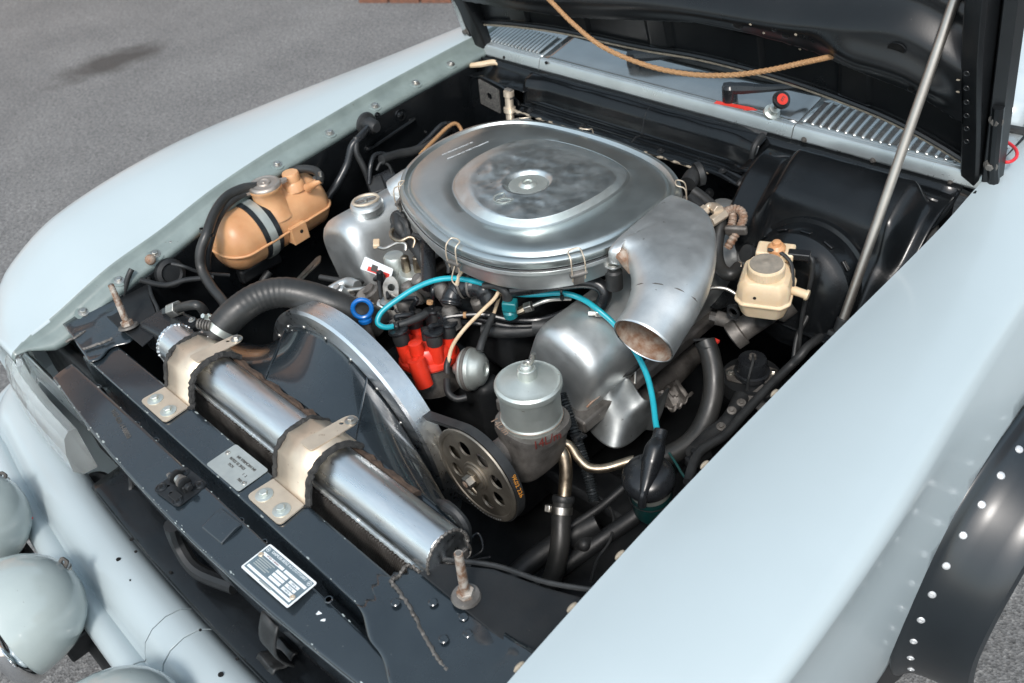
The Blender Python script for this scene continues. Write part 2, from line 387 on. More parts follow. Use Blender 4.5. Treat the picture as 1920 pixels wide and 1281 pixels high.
# unseen houses added outside the frame just to mirror in paint and metal
M['housebrick'] = mk('brightened_brick_wall', (.66, .40, .28), (.52, .30, .20), 3, rough=.9, bump=.3, bscale=14)  # walls brightened past plain brick to strengthen their reflection in the paint
M['roof'] = mk('clay_tile_roof', (.20, .085, .06), (.13, .07, .055), 5, rough=.85)
M['frame'] = mk('white_window_frame', (.6, .6, .58), None, rough=.5)
def house(x, y0, y1, h, s, label):
    t = thing('unseen_brick_house', label, 'house', (x, (y0+y1)/2, 0)); cy = (y0+y1)/2
    def part(n, mat, c, size, par=t):
        mb = MB(); mb.box((c[0]-x if par == t else c[0]-x, c[1]-cy, c[2]), size); return mb.build(n, M[mat], par)
    part('wall', 'housebrick', (x, cy, h/2), (6, y1-y0, h))
    mb = MB(); mb.loft([[V(-3.4, yy-cy, h), V(3.4, yy-cy, h), V(0, yy-cy, h+2.4)] for yy in (y0-.4, y1+.4)]); mb.build('roof', M['roof'], t, smooth=0)
    yy = y0+1.6
    while yy < y1-1:
        for z in (1.6, 4.3):
            if z > h-1: continue
            w = part('window', 'glass', (x+s*3.005, yy, z), (.05, 1.1, 1.5))
            part('window_frame', 'frame', (x+s*3.03, yy, z-.8), (.12, 1.3, .1)); part('window_frame', 'frame', (x+s*3.04, yy, z), (.04, .06, 1.5))
        yy += 2.7
    return t
house(-12.4, -3.5, 22, 6.6, 1, 'unseen warm brick house added as a reflection in the front panel and cowl paint')
house(15.0, 5, 20, 5.6, -1, 'unseen warm brick house added as a reflection in the black wheel flare')

# ================================================================ the car
car = thing('classic_coupe', 'silver blue classic coupe with its hood raised over an open black engine bay', 'car', (0, 0, 0))
P = car

# ---- fenders
ZIL = [(-.12, .755), (-.05, .785), (.05, .812), (.19, .855), (.33, .880), (.48, .914), (.64, .937), (.80, .951), (.98, .965), (1.12, .972), (1.3, .979), (1.7, .985)]
ZIR = [(-.12, .79), (-.05, .82), (.06, .853), (.36, .893), (.72, .917), (1.17, .934), (1.35, .955), (1.7, .965)]
ZC = [(-.12, .69), (-.05, .76), (0, .815), (.05, .85), (.2, .905), (.49, .945), (.8, .955), (1.15, .948), (1.5, .935), (1.8, .93)]
XC = [(-.12, .84), (-.05, .88), (.05, .925), (.2, .95), (.49, .948), (.8, .918), (1.15, .888), (1.5, .878), (1.8, .875)]
XS = [(-.12, .85), (0, .895), (.2, .93), (.7, .935), (1.0, .945), (1.3, .925), (1.8, .905)]
ARC = (1.0, .45)
def ss_(x, a, b):
    t = max(0, min(1, (x-a)/(b-a))); return t*t*(3-2*t)
def fsec(s, y):
    zi = tab(ZIL if s < 0 else ZIR, y); zc = tab(ZC, y)-(.0 if s < 0 else .018); xc = tab(XC, y); xs = tab(XS, y)
    xi = .69 if s < 0 else .695
    if y < .0: xi -= .02*((-y)/.08)
    q = [(xi-.016, zi-.060), (xi-.012, zi-.050), (xi-.009, zi-.040), (xi-.006, zi-.028), (xi-.004, zi-.018), (xi-.002, zi-.006), (xi, zi-.001), (xi+.005, zi)] if s > 0 else [(xi-.042, zi-.052), (xi-.041, zi-.040), (xi-.036, zi-.034), (xi-.014, zi-.026), (xi-.006, zi-.020), (xi-.003, zi-.006), (xi, zi-.001), (xi+.005, zi)]
    for i in range(1, 15):
        t = i/14.0
        q.append((lerp(xi+.005, xc-.012, t), lerp(zi, zc, t)+.014*4*t*(1-t)+ (-.004*t**6)))
    q += [(xc-.002, zc-.012), (xc+.004, zc-.028), (lerp(xc, xs, .55), zc-.075), (lerp(xc, xs, .85), zc-.13), (xs, zc-.19)]
    zb = zc-.19
    for i in range(1, 13):
        t = i/12.0; q.append((xs+.012*math.sin(t*2.2)-.05*t*t, lerp(zb, .20, t)))
    if y < .03:
        k = ss_(y, -.06, .03); q = [(lerp(xi+.001*i, a, k), lerp(zi-.0012*(7-i), b_, k)) if i < 8 else (a, b_) for i, (a, b_) in enumerate(q)]
    return [V(s*a, y, b) for a, b in q]
def fender(s):
    ys = []; y = -.055
    while y < 1.62: ys.append(y); y += .0225
    secs = []
    for dy, dz in ((-.012, -.018), (-.010, -.008), (-.005, -.002)):
        secs.append([p+V(0, dy, dz) for p in fsec(s, -.055)])
    secs += [fsec(s, y) for y in ys]
    n = len(secs[0]); mb = MB(); vs = [p for q in secs for p in q]; fs = []
    for i in range(len(secs)-1):
        for j in range(n-1):
            c = (vs[i*n+j]+vs[i*n+j+1]+vs[(i+1)*n+j+1]+vs[(i+1)*n+j])/4
            if j > 22 and math.hypot(c.y-ARC[0], c.z-ARC[1]) < .272: continue
            if j > 22 and c.z < .45 and abs(c.y-ARC[0]) < .272: continue
            f = (i*n+j, i*n+j+1, (i+1)*n+j+1, (i+1)*n+j); fs.append(f if s > 0 else f[::-1])
    mb.add(vs, fs)
    o = mb.build('fender', M['paint'], P, smooth=50, solid=.0016, off=-1 if s > 0 else -1)
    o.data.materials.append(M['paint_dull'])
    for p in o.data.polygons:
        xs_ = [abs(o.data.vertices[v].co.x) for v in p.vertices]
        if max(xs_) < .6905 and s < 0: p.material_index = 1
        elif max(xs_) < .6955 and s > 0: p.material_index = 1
    return o
FL = fender(-1); FL['label'] = 'long pale fender with a row of bolts along its inner flange'
FRt = fender(1); FRt['label'] = 'broad pale fender with a black riveted wheel flare'
# bolts with washers on the flange
def bolt_mesh(r=.0075, h=.006, wr=.013, wt=.0016, shaft=.004):
    mb = MB(); I = Matrix.Identity(4)
    mb.lathe([(wr, 0), (wr, wt), (wr*.92, wt+.0004)], I, 20)
    mb.lathe([(r*1.28, wt), (r*1.28, wt+.0015), (r, wt+.002)], I, 20)
    hexp = [(r*math.cos(i*math.pi/3), r*math.sin(i*math.pi/3)) for i in range(6)]
    mb.loft([[V(a, b, wt+.0018) for a, b in hexp], [V(a, b, wt+h) for a, b in hexp], [V(a*.86, b*.86, wt+h+.0008) for a, b in hexp]])
    return mb
def seal_ring(mb, r=.019):
    mb.lathe([(r, 0), (r*.96, .0012), (r*.8, .0012)], Matrix.Identity(4), 24); return mb
BOLT = None
def place_bolt(p, nrm, parent, name='bolt', mat='steel', sc=1.0, spin=None):
    global BOLT
    if BOLT is None: BOLT = bolt_mesh()
    mb = MB(); m = FR(p, nrm) @ Matrix.Rotation(random.uniform(0, 1) if spin is None else spin, 4, 'Z') @ Matrix.Diagonal((sc, sc, sc, 1))
    mb.add([m @ v for v in BOLT.v], BOLT.f)
    return mb.build(name, M[mat], parent, smooth=30)
for px, py in ((143, 557), (212, 501), (281, 452), (402, 365), (515, 291), (614, 232), (700, 183), (777, 141), (843, 107)):
    q = A(px, py, x=-.665); zi = tab(ZIL, q.y)
    pos = V(-.665, q.y, zi-.0305)
    big = px in (281, 143)
    w = MB(); w.lathe([(.020 if big else .017, 0), (.019 if big else .016, .0015)], FR(pos-V(0, 0, .0005), (.34, 0, 1)), 24)
    wo_ = w.build('washer', M['paint_dull'], FL, smooth=30)
    place_bolt(pos+V(0, 0, .001), (.34, 0, 1), FL, mat='steel', sc=.85 if not big else .95)
q = A(312, 427, x=-.668); mb = MB(); mb.box((0, 0, 0), (.012, .006, .002), FR((-.668, q.y, tab(ZIL, q.y)-.030), (.34, 0, 1), (0, 1, 0)))
mb.build('clip', M['steel'], FL, bevel=.001)
# sealant lumps and clips on the inner edge of the other fender
for px, py in ((1072, 1140), (1162, 1048), (1320, 888), (1450, 752), (972, 1246)):
    q = A(px, py, x=.689); mb = MB(); mb.sphere((.690, q.y, tab(ZIR, q.y)-.008), .006, .7, 1.6, .9, 10)
    mb.build('sealant_lump', M['seal'], FRt)
# riveted wheel flare
def flp(th, k):
    prof = [(-.004, .304), (.0, .303), (.004, .301), (.010, .292), (.022, .283), (.045, .277), (.075, .273), (.098, .270), (.112, .262), (.116, .250), (.112, .246)]
    dx, R = prof[k]; y = ARC[0]+R*math.cos(th); z = ARC[1]+R*math.sin(th)*1.05
    return V(tab(XS, y)-.006+.010*max(0, math.sin(th))+dx, y, z)
for s in (1, -1):
    mb = MB(); N = 64
    mb.loft([[V(s*p.x, p.y, p.z) for p in (flp(math.radians(lerp(212, -32, i/N)), k) for k in range(11))] for i in range(N+1)], closed=False)
    fl = mb.build('wheel_flare', M['flare'], P, smooth=40, solid=.003, label='satin black wheel arch flare riveted to the pale fender' if s > 0 else None)
    if s > 0:
        fl.data.flip_normals() if False else None
        for i in range(15):
            th = math.radians(204-i*11.2); a = flp(th, 4); n_ = (flp(th, 5)-flp(th, 3)).cross(flp(th+.02, 4)-flp(th-.02, 4)).normalized()
            if n_.x < 0: n_ = -n_
            if n_.z < 0 and th < 2.2: n_ = -n_
            mb = MB(); mb.lathe([(.0066, 0), (.0066, .0008), (.0052, .0024), (.0026, .0029), (.0020, .0014), (.0001, .0012)], FR(a+n_*.0002, n_), 18)
            mb.build('rivet', M['rivet'], fl, smooth=30)
    # wheel
    w = MB(); cx = s*.80
    w.lathe([(.19, -.10), (.27, -.10), (.305, -.085), (.312, -.05), (.312, .05), (.305, .085), (.27, .10), (.19, .10)], FR((cx, 1.0, .315), (1, 0, 0)), 48)
    wh = w.build('wheel', M['tyre'], P, smooth=40)
    w = MB(); w.lathe([(.19, -.08), (.19, .085), (.175, .09), (.16, .05), (.06, .04), (.05, .06), (.0, .06)], FR((cx, 1.0, .315), (s, 0, 0)), 32)
    w.build('rim', M['alu'], wh, smooth=30)

# ---- front corner lens (indicator) under the fender tip
def lens_side(s):
    pts = [(.49, -.072), (.60, -.074), (.70, -.070), (.80, -.058), (.87, -.02)]
    top = [tab(ZIL if s < 0 else ZIR, -.05)-.02, .735, .715, .705, .70]
    mb = MB(); secs = []
    for i in range(25):
        t = i/24*(len(pts)-1); a = min(int(t), len(pts)-2); k = t-a
        x, y = lerp(pts[a][0], pts[a+1][0], k), lerp(pts[a][1], pts[a+1][1], k)
        zt = lerp([.672, .690, .706, .716, .716][a], [.672, .690, .706, .716, .716][a+1], k)
        rib = .0010*(i % 2)
        secs.append([V(s*x, y+.02, zt-.004), V(s*x, y+.004-rib, zt), V(s*x, y-.010-rib, zt-.012), V(s*x, y-.022-rib, zt-.05), V(s*x, y-.026-rib, zt-.095), V(s*x, y-.012, zt-.115), V(s*x, y+.02, zt-.118)])
    mb.loft(secs)
    o = mb.build('indicator_lens', M['lens'], P, smooth=0, label='clear ribbed indicator lens below the fender tip' if s < 0 else None)
    mb = MB()
    mb.box((s*.71, -.018, .635), (.30, .010, .085)); mb.build('lens_backing', M['alu'], o, bevel=.004)
    return o
lens_side(-1); lens_side(1)
# headlamp panel and sides of the nose, below the lens
for s in (-1, 1):
    mb = MB(); mb.box((s*.70, .045, .50), (.40, .03, .42)); mb.build('nose_panel', M['blackm'], P, bevel=.01)

# ---- cowl
CY, CZ = 1.338, .962
def cowl_strip(x0, x1, z1=CZ):
    mb = MB(); secs = []
    n = max(2, int((x1-x0)/.03))
    for i in range(n+1):
        x = lerp(x0, x1, i/n); y = CY
        secs.append([V(x, y+.004, .931), V(x, y-.004, .931), V(x, y-.006, .936), V(x, y-.001, z1-.006), V(x, y+.003, z1-.001), V(x, y+.010, z1), V(x, y+.010, z1-.004), V(x, y+.004, z1-.008)])
    mb.loft(secs); return mb
WSB = lambda x: 1.452+.035*(x/.72)**2          # base line of the windscreen
cowl = cowl_strip(-.447, .296).build('cowl_panel', M['paint_cowl'], P, bevel=.0008)
cowl['label'] = 'worn silver cowl panel under the windscreen'
mb = MB(); mb.grid(lambda u, v: V(lerp(-.447, .296, u), lerp(CY+.012, WSB(lerp(-.447, .296, u)), v), CZ-.0005+.022*v), 30, 8)
mb.build('cowl_top', M['cowltop'], cowl, solid=.0015)
def grille(x0, x1, nslat, label):
    c = cowl_strip(x0, x1).build('cowl_grille', M['paint_cowl'], P, bevel=.0008); c['label'] = label
    def top(x, y): return CZ-.0005+.022*(y-CY-.012)/(WSB(x)-CY-.012)
    y0, y1 = CY+.022, CY+.098
    mb = MB()
    mb.grid(lambda u, v: V(lerp(x0, x1, u), lerp(CY+.012, y0, v), top(lerp(x0, x1, u), lerp(CY+.012, y0, v))), 20, 1)
    mb.grid(lambda u, v: V(lerp(x0, x1, u), lerp(y1, WSB(lerp(x0, x1, u))+.01, v), top(lerp(x0, x1, u), lerp(y1, WSB(lerp(x0, x1, u)), v))), 20, 4)
    for a, b in ((x0, x0+.012), (x1-.012, x1)):
        mb.grid(lambda u, v: V(lerp(a, b, u), lerp(y0, y1, v), top(lerp(a, b, u), lerp(y0, y1, v))), 1, 2)
    mb.build('grille_frame', M['paint_cowl'], c, solid=.002)
    pitch = (x1-x0-.024)/nslat
    for i in range(1, nslat):
        x = x0+.012+i*pitch; za, zb = top(x, y0), top(x, y1)
        m2 = MB(); m2.tube([V(x, y0-.001, za-.001), V(x, y0+.004, za+.0015), V(x, (y0+y1)/2, (za+zb)/2+.0022), V(x, y1-.004, zb+.0015), V(x, y1+.001, zb-.001)], .0043, 8, 2)
        m2.build('slat', M['paint_cowl'], c)
    mb = MB(); mb.box(((x0+x1)/2, CY+.06, .905), (x1-x0-.01, .10, .004)); mb.build('plenum_floor', M['castdark'], c)
    return c
GL = grille(-.70, -.449, 17, 'cowl air grille of narrow pale slats at the tank side')
GR = grille(.298, .70, 20, 'cowl air grille of narrow pale slats beside the prop rod')
mb = MB(); mb.tube([V(.46, CY+.03, .925), V(.5, CY+.06, .935), V(.55, CY+.055, .93), V(.6, CY+.085, .925)], .005); mb.build('washer_hose', M['rubber'], GR)
mb = MB(); mb.sphere((.47, CY+.05, .925), .02, 1.3, 1, .8); mb.build('grommet', M['rubber'], GR)
for px, py in ((945, 108), (1024, 118), (900, 97)):
    q = A(px, py, y=CY-.005); mb = MB(); mb.cyl(q+V(0, .002, 0), q-V(0, .0012, 0), .0042); mb.build('bolt_hole', M['hole'], GL)
for px, py in ((1508, 262), (1637, 301), (1782, 343)):
    q = A(px, py, y=CY-.005); place_bolt(q-V(0, .001, 0), (0, -1, 0), GR, 'screw', 'castdark', .5)
# red arrow sticker + T-handle pull on the cowl
def cowltop(x, y): return CZ-.0005+.022*(y-CY-.012)/(WSB(x)-CY-.012)
a0, a1 = A(1341, 187, z=.968), A(1421, 203, z=.968)
ad_ = (a1-a0); L_ = ad_.length; m = FR(V(a0.x, a0.y, cowltop(a0.x, a0.y)+.0006), (0, -.14, 1), ad_)
mb = MB(); mb.plate([(0, -.006), (L_*.72, -.006), (L_*.72, -.011), (L_, 0), (L_*.72, .011), (L_*.72, .006), (0, .006)], [], .0004, m)
mb.build('arrow_sticker', M['redpaint'], cowl, smooth=0, label='red arrow sticker pointing to the pull knob')
kb = A(1447, 211, z=.970); kt = A(1466, 186, z=1.012)
mb = MB(); mb.lathe([(.018, -.004), (.018, .003), (.012, .006), (.010, .012), (.012, .014), (.012, .018), (.006, .020)], FR(kb, kt-kb), 20)
pk = mb.build('pull_knob', M['can'], P, label='black and red pull knob standing on the silver cowl')
mb = MB(); mb.cyl(kb, kt, .0045); mb.build('shaft', M['castdark'], pk)
kd_ = (kt-kb).normalized(); mb = MB(); km = FR(kt-kd_*.004, (kd_+V(.5, -.4, .2)).normalized())
mb.lathe([(.006, -.006), (.017, -.004), (.020, .001), (.018, .006), (.012, .007)], km, 24); mb.build('handle', M['plastic'], pk)
mb = MB(); mb.lathe([(.012, .0068), (.012, .0078), (0, .0082)], km, 24); mb.build('red_disc', M['redpaint'], pk)
text_part('E', .015, km @ Matrix.Translation((0, 0, .0084)), M['ink'], pk)

# ---- windscreen and body behind the hood
mb = MB()
def ws(u, v):
    x = lerp(-.70, .70, u)*(1-.12*v); y = WSB(x)+.012+.60*v; return V(x, y, CZ+.022+.40*v+.03*math.sin(math.pi*v)*(1-(x/.7)**2))
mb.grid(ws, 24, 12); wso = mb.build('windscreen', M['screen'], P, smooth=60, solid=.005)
for s in (-1, 1):
    mb = MB(); mb.tube([ws(.5+s*.5, v/8)+V(s*.012, .005, 0) for v in range(9)], .022, 10); mb.build('pillar', M['paint'], P)
mb = MB(); mb.tube([ws(i/12, 0)+V(0, -.006, .002) for i in range(13)], .009, 8); mb.build('windscreen_seal', M['rubber'], wso)
mb = MB(); mb.grid(lambda u, v: V(lerp(-.63, .63, u), 2.17+.09*((u-.5)*2)**2+1.3*v, 1.385+.05*math.sin(math.pi*v)-.05*((u-.5)*2)**4), 16, 10); mb.build('roof', M['paint'], P, solid=.004)
for s in (-1, 1):
    mb = MB(); mb.grid(lambda u, v: V(s*(.905-.02*v**3-.03*(1-v)**2+.012*math.sin(v*3)), lerp(1.565, 4.2, u), lerp(.2, .93, v)), 20, 16); mb.build('door', M['paint'], P, solid=.002)
    mb = MB(); mb.grid(lambda u, v: V(s*lerp(.90, .70, v), lerp(1.56, 4.2, u), .931+.02*v), 20, 4); mb.build('beltline', M['paint'], P, solid=.002)
    mb = MB(); mb.grid(lambda u, v: V(s*lerp(.74, .63, v), lerp(1.72+.45*v, 3.4, u), lerp(.95, 1.36, v)), 8, 6); mb.build('side_window', M['glass'], P, solid=.004)
mk_ = FR(A(1903, 219, y=1.62), (.55, -.75, .45), (1, .6, 0))
text_part('(E1) 43R-001', .009, mk_, M['white'], wso)
for (bx, by), (ex, ey) in (((1187, 106), (1310, 98)), ((1368, 166), (1500, 160))):
    b0 = A(bx, by, z=.993); e0 = b0+V(.30, .10, .045)
    mb = MB(); mb.tube([b0+V(-.012, -.004, 0), b0+V(.03, .008, .004), b0+V(.10, .03, .012), e0], [.013, .014, .008, .005], 8, 6); wp = mb.build('wiper', M['plastic'], P, label='black wiper arm resting on the cowl')
    mb = MB(); mb.lathe([(.017, -.03), (.017, .004), (.012, .010), (0, .011)], FR(b0, (0, -.1, 1)), 20); mb.build('pivot_cap', M['plastic'], wp)

# ---- the raised hood
PHI = math.radians(77); HY, HZ = 1.362, .972
Hf = V(0, -math.cos(PHI), math.sin(PHI)); Hn = V(0, -math.sin(PHI), -math.cos(PHI))
def HP(u, v, w=0): return V(u, HY, HZ)+Hf*v+Hn*w
def ss(x, a, b):
    t = max(0, min(1, (x-a)/(b-a))); return t*t*(3-2*t)
EDG = [(-.72, .04), (-.66, .045), (-.54, .062), (-.36, .078), (-.1, .084), (.07, .094), (.28, .086), (.47, .059), (.56, .034), (.66, -.008), (.72, -.045)]
LOW = [(-.66, .135), (-.3, .155), (0, .198), (.12, .213), (.34, .203), (.5, .171), (.57, .155), (.66, .112)]
HIG = [(-.66, .19), (-.3, .205), (0, .243), (.135, .253), (.34, .258), (.46, .272), (.55, .273), (.66, .228)]
def edge(u): return tab(EDG, u)
def wlin(u, v):
    lo = tab(LOW, u); hi = tab(HIG, u)
    b = ss(v, lo-.008, lo+.003)*(.046+.018*ss(v, lo, hi))
    b = lerp(b, .016, ss(v, hi+.002, hi+.055))
    mid = (lo+hi)/2+.004
    b += .026*ss(u, .36, .47)*(1-ss(u, .60, .655))*math.exp(-((v-mid)/.030)**2)
    b += .004*math.sin(u*9)*ss(v, lo, hi)*(1-ss(v, hi, hi+.06))
    if v > hi+.05: b += -.012*ss(v, hi+.065, hi+.085)*(1-ss(v, .95, 1.0))
    for rk in (-.50, -.29, -.045, .19, .425):
        b += .011*(ss(u, rk-.034, rk-.030)-ss(u, rk+.030, rk+.034))*(1-ss(v, lo-.012, lo-.008))*ss(v, edge(u)+.012, edge(u)+.02)
    b += .006*(1-ss(v, edge(u)+.006, edge(u)+.012))
    return b
VS = [i*.004 for i in range(0, 95)]+[.38+i*.02 for i in range(0, 41)]
secs = []
for i in range(221):
    u = lerp(-.655, .655, i/220); e = edge(u)
    row = []
    for k, v in enumerate(VS):
        vv = e+v*(1-0)+0 if v < .08 else v+e*(1-ss(v, .08, .2))
        row.append(HP(u, vv, wlin(u, vv)+.003))
    secs.append(row)
mb = MB(); mb.loft(secs, closed=False); hood = mb.build('hood', M['hoodin'], P, smooth=60)
hood['label'] = 'raised hood showing its satin black inner frame'
mb = MB()
mb.grid(lambda u, v: HP(lerp(-.70, .70, u), lerp(edge(lerp(-.70, .70, u)), 1.24, v), -.004-.03*math.sin(math.pi*min(1, v*1.1))*(1-((u-.5)*2)**2)), 40, 24)
mb.build('hood_skin', M['paint'], hood, smooth=60, solid=.0012)
mb = MB(); mb.tube([HP(u, edge(u)+.001, .010) for u in [lerp(-.69, .69, i/40) for i in range(41)]], .004, 6, 1); mb.build('edge_seal', M['seal'], hood)
mb = MB(); mb.tube([HP(u, edge(u)+.010, .013) for u in [lerp(-.68, .68, i/40) for i in range(41)]], .005, 6, 1); mb.build('edge_fold', M['hoodin'], hood)
for s in (-1, 1):
    mb = MB()
    secs = []
    for i in range(41):
        v = lerp(-.045, 1.2, i/40); ww = .030+.045*ss(v, -.04, .35)
        secs.append([HP(s*.648, v, .004), HP(s*.650, v, ww-.006), HP(s*.655, v, ww), HP(s*.682, v, ww+.006), HP(s*.688, v, ww), HP(s*.690, v, .004)])
    mb.loft(secs); mb.build('side_rail', M['hoodin'], hood, smooth=40, bevel=.001)
    secs = []
    for i in range(41):
        v = lerp(-.052, 1.2, i/40)
        secs.append([HP(s*.692, v, .002), HP(s*.694, v, .034), HP(s*.697, v, .036), HP(s*.716, v, .030), HP(s*.719, v, .0), HP(s*.714, v, -.004)])
    mb = MB(); mb.loft(secs); mb.build('side_flange', M['hoodin'], hood, smooth=40)
    for v in (.03, .13):
        place_bolt(HP(s*.707, v, .034), Hn, hood, 'hinge_bolt', 'castdark', 1.0)
    # hinge arm
    mb = MB(); mb.tube([V(s*.705, 1.30, .915), V(s*.712, 1.325, .925), V(s*.714, 1.335, .955), HP(s*.71, .03, .030), HP(s*.708, .16, .034)], .010, 8, 5)
    h = mb.build('hinge', M['paint_cowl'] if s < 0 else M['hoodin'], P)
    mb = MB(); mb.box((0, 0, 0), (.006, .05, .05), FR((s*.70, 1.315, .925), (0, 0, 1))); mb.build('hinge_plate', M['paint_cowl'] if s < 0 else M['hoodin'], h, bevel=.002)
    place_bolt(V(s*.698, 1.312, .925), (-s, 0, 0), h, 'hinge_bolt', 'steel', .9)
for i in range(6):
    p = HP(.667, .085+.032*i, .040+.045*ss(.085+.032*i, -.04, .35)+.0005); mb = MB(); mb.lathe([(.0055, 0), (.005, .0008), (.004, .0010), (.003, .0002)], FR(p, Hn), 14); mb.build('spot_weld', M['hoodin'], hood)
for px, py, r in ((1383, 47, .011), (1473, 67, .007), (1452, 56, .005), (1681, 92, .015), (1708, 167, .006)):
    d = None; best = None
    for k in range(400):
        yy = 1.15+.0008*k; q = A(px, py, y=yy); v = (q-V(0, HY, HZ)).dot(Hf); w = (q-V(0, HY, HZ)).dot(Hn)
        if w <= wlin(q.x, v)+.004: best = q; break
    if best:
        mb = MB(); mb.lathe([(r*1.15, -.001), (r*1.1, .0012), (r, .0008), (r*.98, -.0004)], FR(best, Hn, (1, 0, 0)) @ Matrix.Diagonal((1, .7, 1, 1)), 20, cap=(False, False)); ho = mb.build('hole_rim', M['hoodin'], hood)
        mb = MB(); mb.lathe([(r, .0006), (.0, .0006)], FR(best, Hn, (1, 0, 0)) @ Matrix.Diagonal((1, .7, 1, 1)), 20); mb.build('hole', M['hole'], ho)
for px, py in ((1407, 46), (1492, 65), (1500, 92), (1797, 150), (1796, 172), (1432, 62)):
    for k in range(400):
        yy = 1.12+.0008*k; q = A(px, py, y=yy); v = (q-V(0, HY, HZ)).dot(Hf); w = (q-V(0, HY, HZ)).dot(Hn)
        if w <= wlin(q.x, v)+.004:
            mb = MB(); pts = [(random.uniform(.6, 1)*.004*math.cos(a*.9), random.uniform(.5, 1)*.003*math.sin(a*.9)) for a in range(7)]
            mb.plate(pts, [], .0005, FR(q, Hn)); mb.build('paint_chip', M['seal'], hood, smooth=0); break
# prop rod: stands on the inner wheel house and carries the hood
r0 = A(1578, 608, x=.60); r1 = A(1790, 0, x=.612); rd = (r1-r0).normalized()
rt = r1
for k in range(600):
    q = r0+rd*(.3+k*.001); v = (q-V(0, HY, HZ)).dot(Hf); w = (q-V(0, HY, HZ)).dot(Hn)
    if w <= wlin(q.x, v)+.008: rt = q; break
mb = MB(); mb.tube([r0-rd*.02, r0, rt], .0088, 16, 1, smooth=False)
mb.tube([rt-rd*.005, rt+V(0, .004, .012), rt+V(0, .02, .016)], .008, 12, 4)
rod = mb.build('hood_prop_rod', M['rod'], None); tag(rod, 'straight dull steel rod propping up the raised hood', 'prop rod')
mb = MB(); mb.box((0, 0, 0), (.03, .035, .01), FR(r0-rd*.02, rd)); mb.cyl(r0-rd*.022, r0+rd*.012, .012); mb.build('socket', M['rubber'], car, bevel=.002)
# braided cord hanging from the hood
c_ = [A(985, -40, y=1.225), A(1030, 0, y=1.225), A(1075, 45, y=1.222), A(1130, 88, y=1.218), A(1210, 122, y=1.213), A(1290, 139, y=1.21), A(1370, 141, y=1.21), A(1440, 132, y=1.215), A(1500, 119, y=1.225), A(1533, 112, y=1.236), A(1560, 106, y=1.262)]
mb = MB(); QQ = spline(c_, 14); N = len(QQ)
mb.tube(QQ, .0048, 10, 1, smooth=False)
cord = mb.build('braided_cord', M['cordm'], None); tag(cord, 'braided tan cord sagging across the underside of the raised hood', 'cord')
for ph in (0, math.pi):
    for sgn in (1, -1):
        mb = MB(); pts = []
        Q2 = spline(c_, 40)
        for i, q in enumerate(Q2):
            t = (Q2[min(i+1, len(Q2)-1)]-Q2[max(i-1, 0)]).normalized(); nx = t.cross(V(0, 0, 1)).normalized(); ny = t.cross(nx); a = ph+sgn*i*.55
            pts.append(q+nx*math.cos(a)*.0046+ny*math.sin(a)*.0046)
        mb.tube(pts, .0011, 5, 1, smooth=False); mb.build('braid_strand', M['cordm'], cord)
# red wire loop at the cowl corner
w_ = [A(1866, 262, z=.985), A(1880, 262, z=.99), A(1903, 278, z=.993), A(1906, 294, z=.99), A(1892, 304, z=.987), A(1876, 301, z=.985), A(1862, 290, z=.985)]
mb = MB(); mb.tube(w_, .0032, 10, 8); o = mb.build('wire_loop', M['redwire'], None); tag(o, 'loop of red wire sticking out behind the hood hinge', 'wire')
# ================================================================ front panel, radiator, bumper, lamps
def yf(x): return -.066+.10*x*x
def slam_sec(x):
    y = yf(x); zr = .004*(abs(x)/.5)**2
    q = [(y+.010, .690), (y+.0005, .755), (y, .767), (y+.0015, .7705), (y+.005, .772), (-.02, .7755), (.004, .7785), (.0105, .7775), (.012, .774), (.013, .690), (.033, .690), (.0335, .776), (.035, .7805), (.039, .7825), (.060, .7832), (.094, .784), (.0985, .7825), (.100, .779), (.102, .73)]
    return [V(x, a, b-zr) for a, b in q]
mb = MB(); mb.loft([slam_sec(lerp(.66, -.545, i/60)) for i in range(61)], closed=False)
slam = mb.build('radiator_support', M['slam'], P, smooth=70, solid=.0018, wn=True, label='satin black front panel with a dark groove across its length')
def on_slam(px, py):
    best = A(px, py, z=.779)
    for k in range(3):
        zz = .776 if best.y < .012 else .7835
        best = A(px, py, z=zz-.004*(abs(best.x)/.5)**2)
    return best
# little holes and rivets in the panel
for px, py, r in ((183, 726, .0055), (191, 748, .0024), (256, 796, .0050), (261, 817, .0024), (291, 826, .0052), (451, 976, .0045), (495, 1016, .0040), (616, 1124, .0045)):
    q = on_slam(px, py); mb = MB(); mb.lathe([(r*1.5, -.0004), (r*1.3, .0008), (r, .0005)], FR(q, (0, 0, 1)), 18, cap=(False, False)); h = mb.build('hole_rim', M['slam'], slam)
    mb = MB(); mb.lathe([(r, .0006), (0, .0006)], FR(q, (0, 0, 1)), 18); mb.build('hole', M['hole'] if r < .0043 or px < 300 else M['castdark'], h)
for px, py, sc in ((600, 1150, 1.0), (607, 1163, .8), (612, 1146, .5), (640, 857, .0), (690, 985, .5)):
    if not sc: continue
    q = on_slam(px, py); pts = [(sc*.007*random.uniform(.5, 1)*math.cos(a), sc*.005*random.uniform(.4, 1)*math.sin(a)) for a in [i*.7 for i in range(9)]]
    mb = MB(); mb.plate(pts, [], .0006, FR(q+V(0, 0, .0004), (0, 0, 1), (1, 1, 0))); mb.build('paint_chip', M['white'], slam, smooth=0)
a, b = on_slam(203, 755), on_slam(252, 838)
text_part('9107-020-14-00050', .0135, FR((a+b)/2+V(0, 0, .0012), (0, -.04, 1), b-a), M['castdark'], slam, 'stamped_number', .0006, sx=.95)
rs_ = random.Random(3); chips = MB()
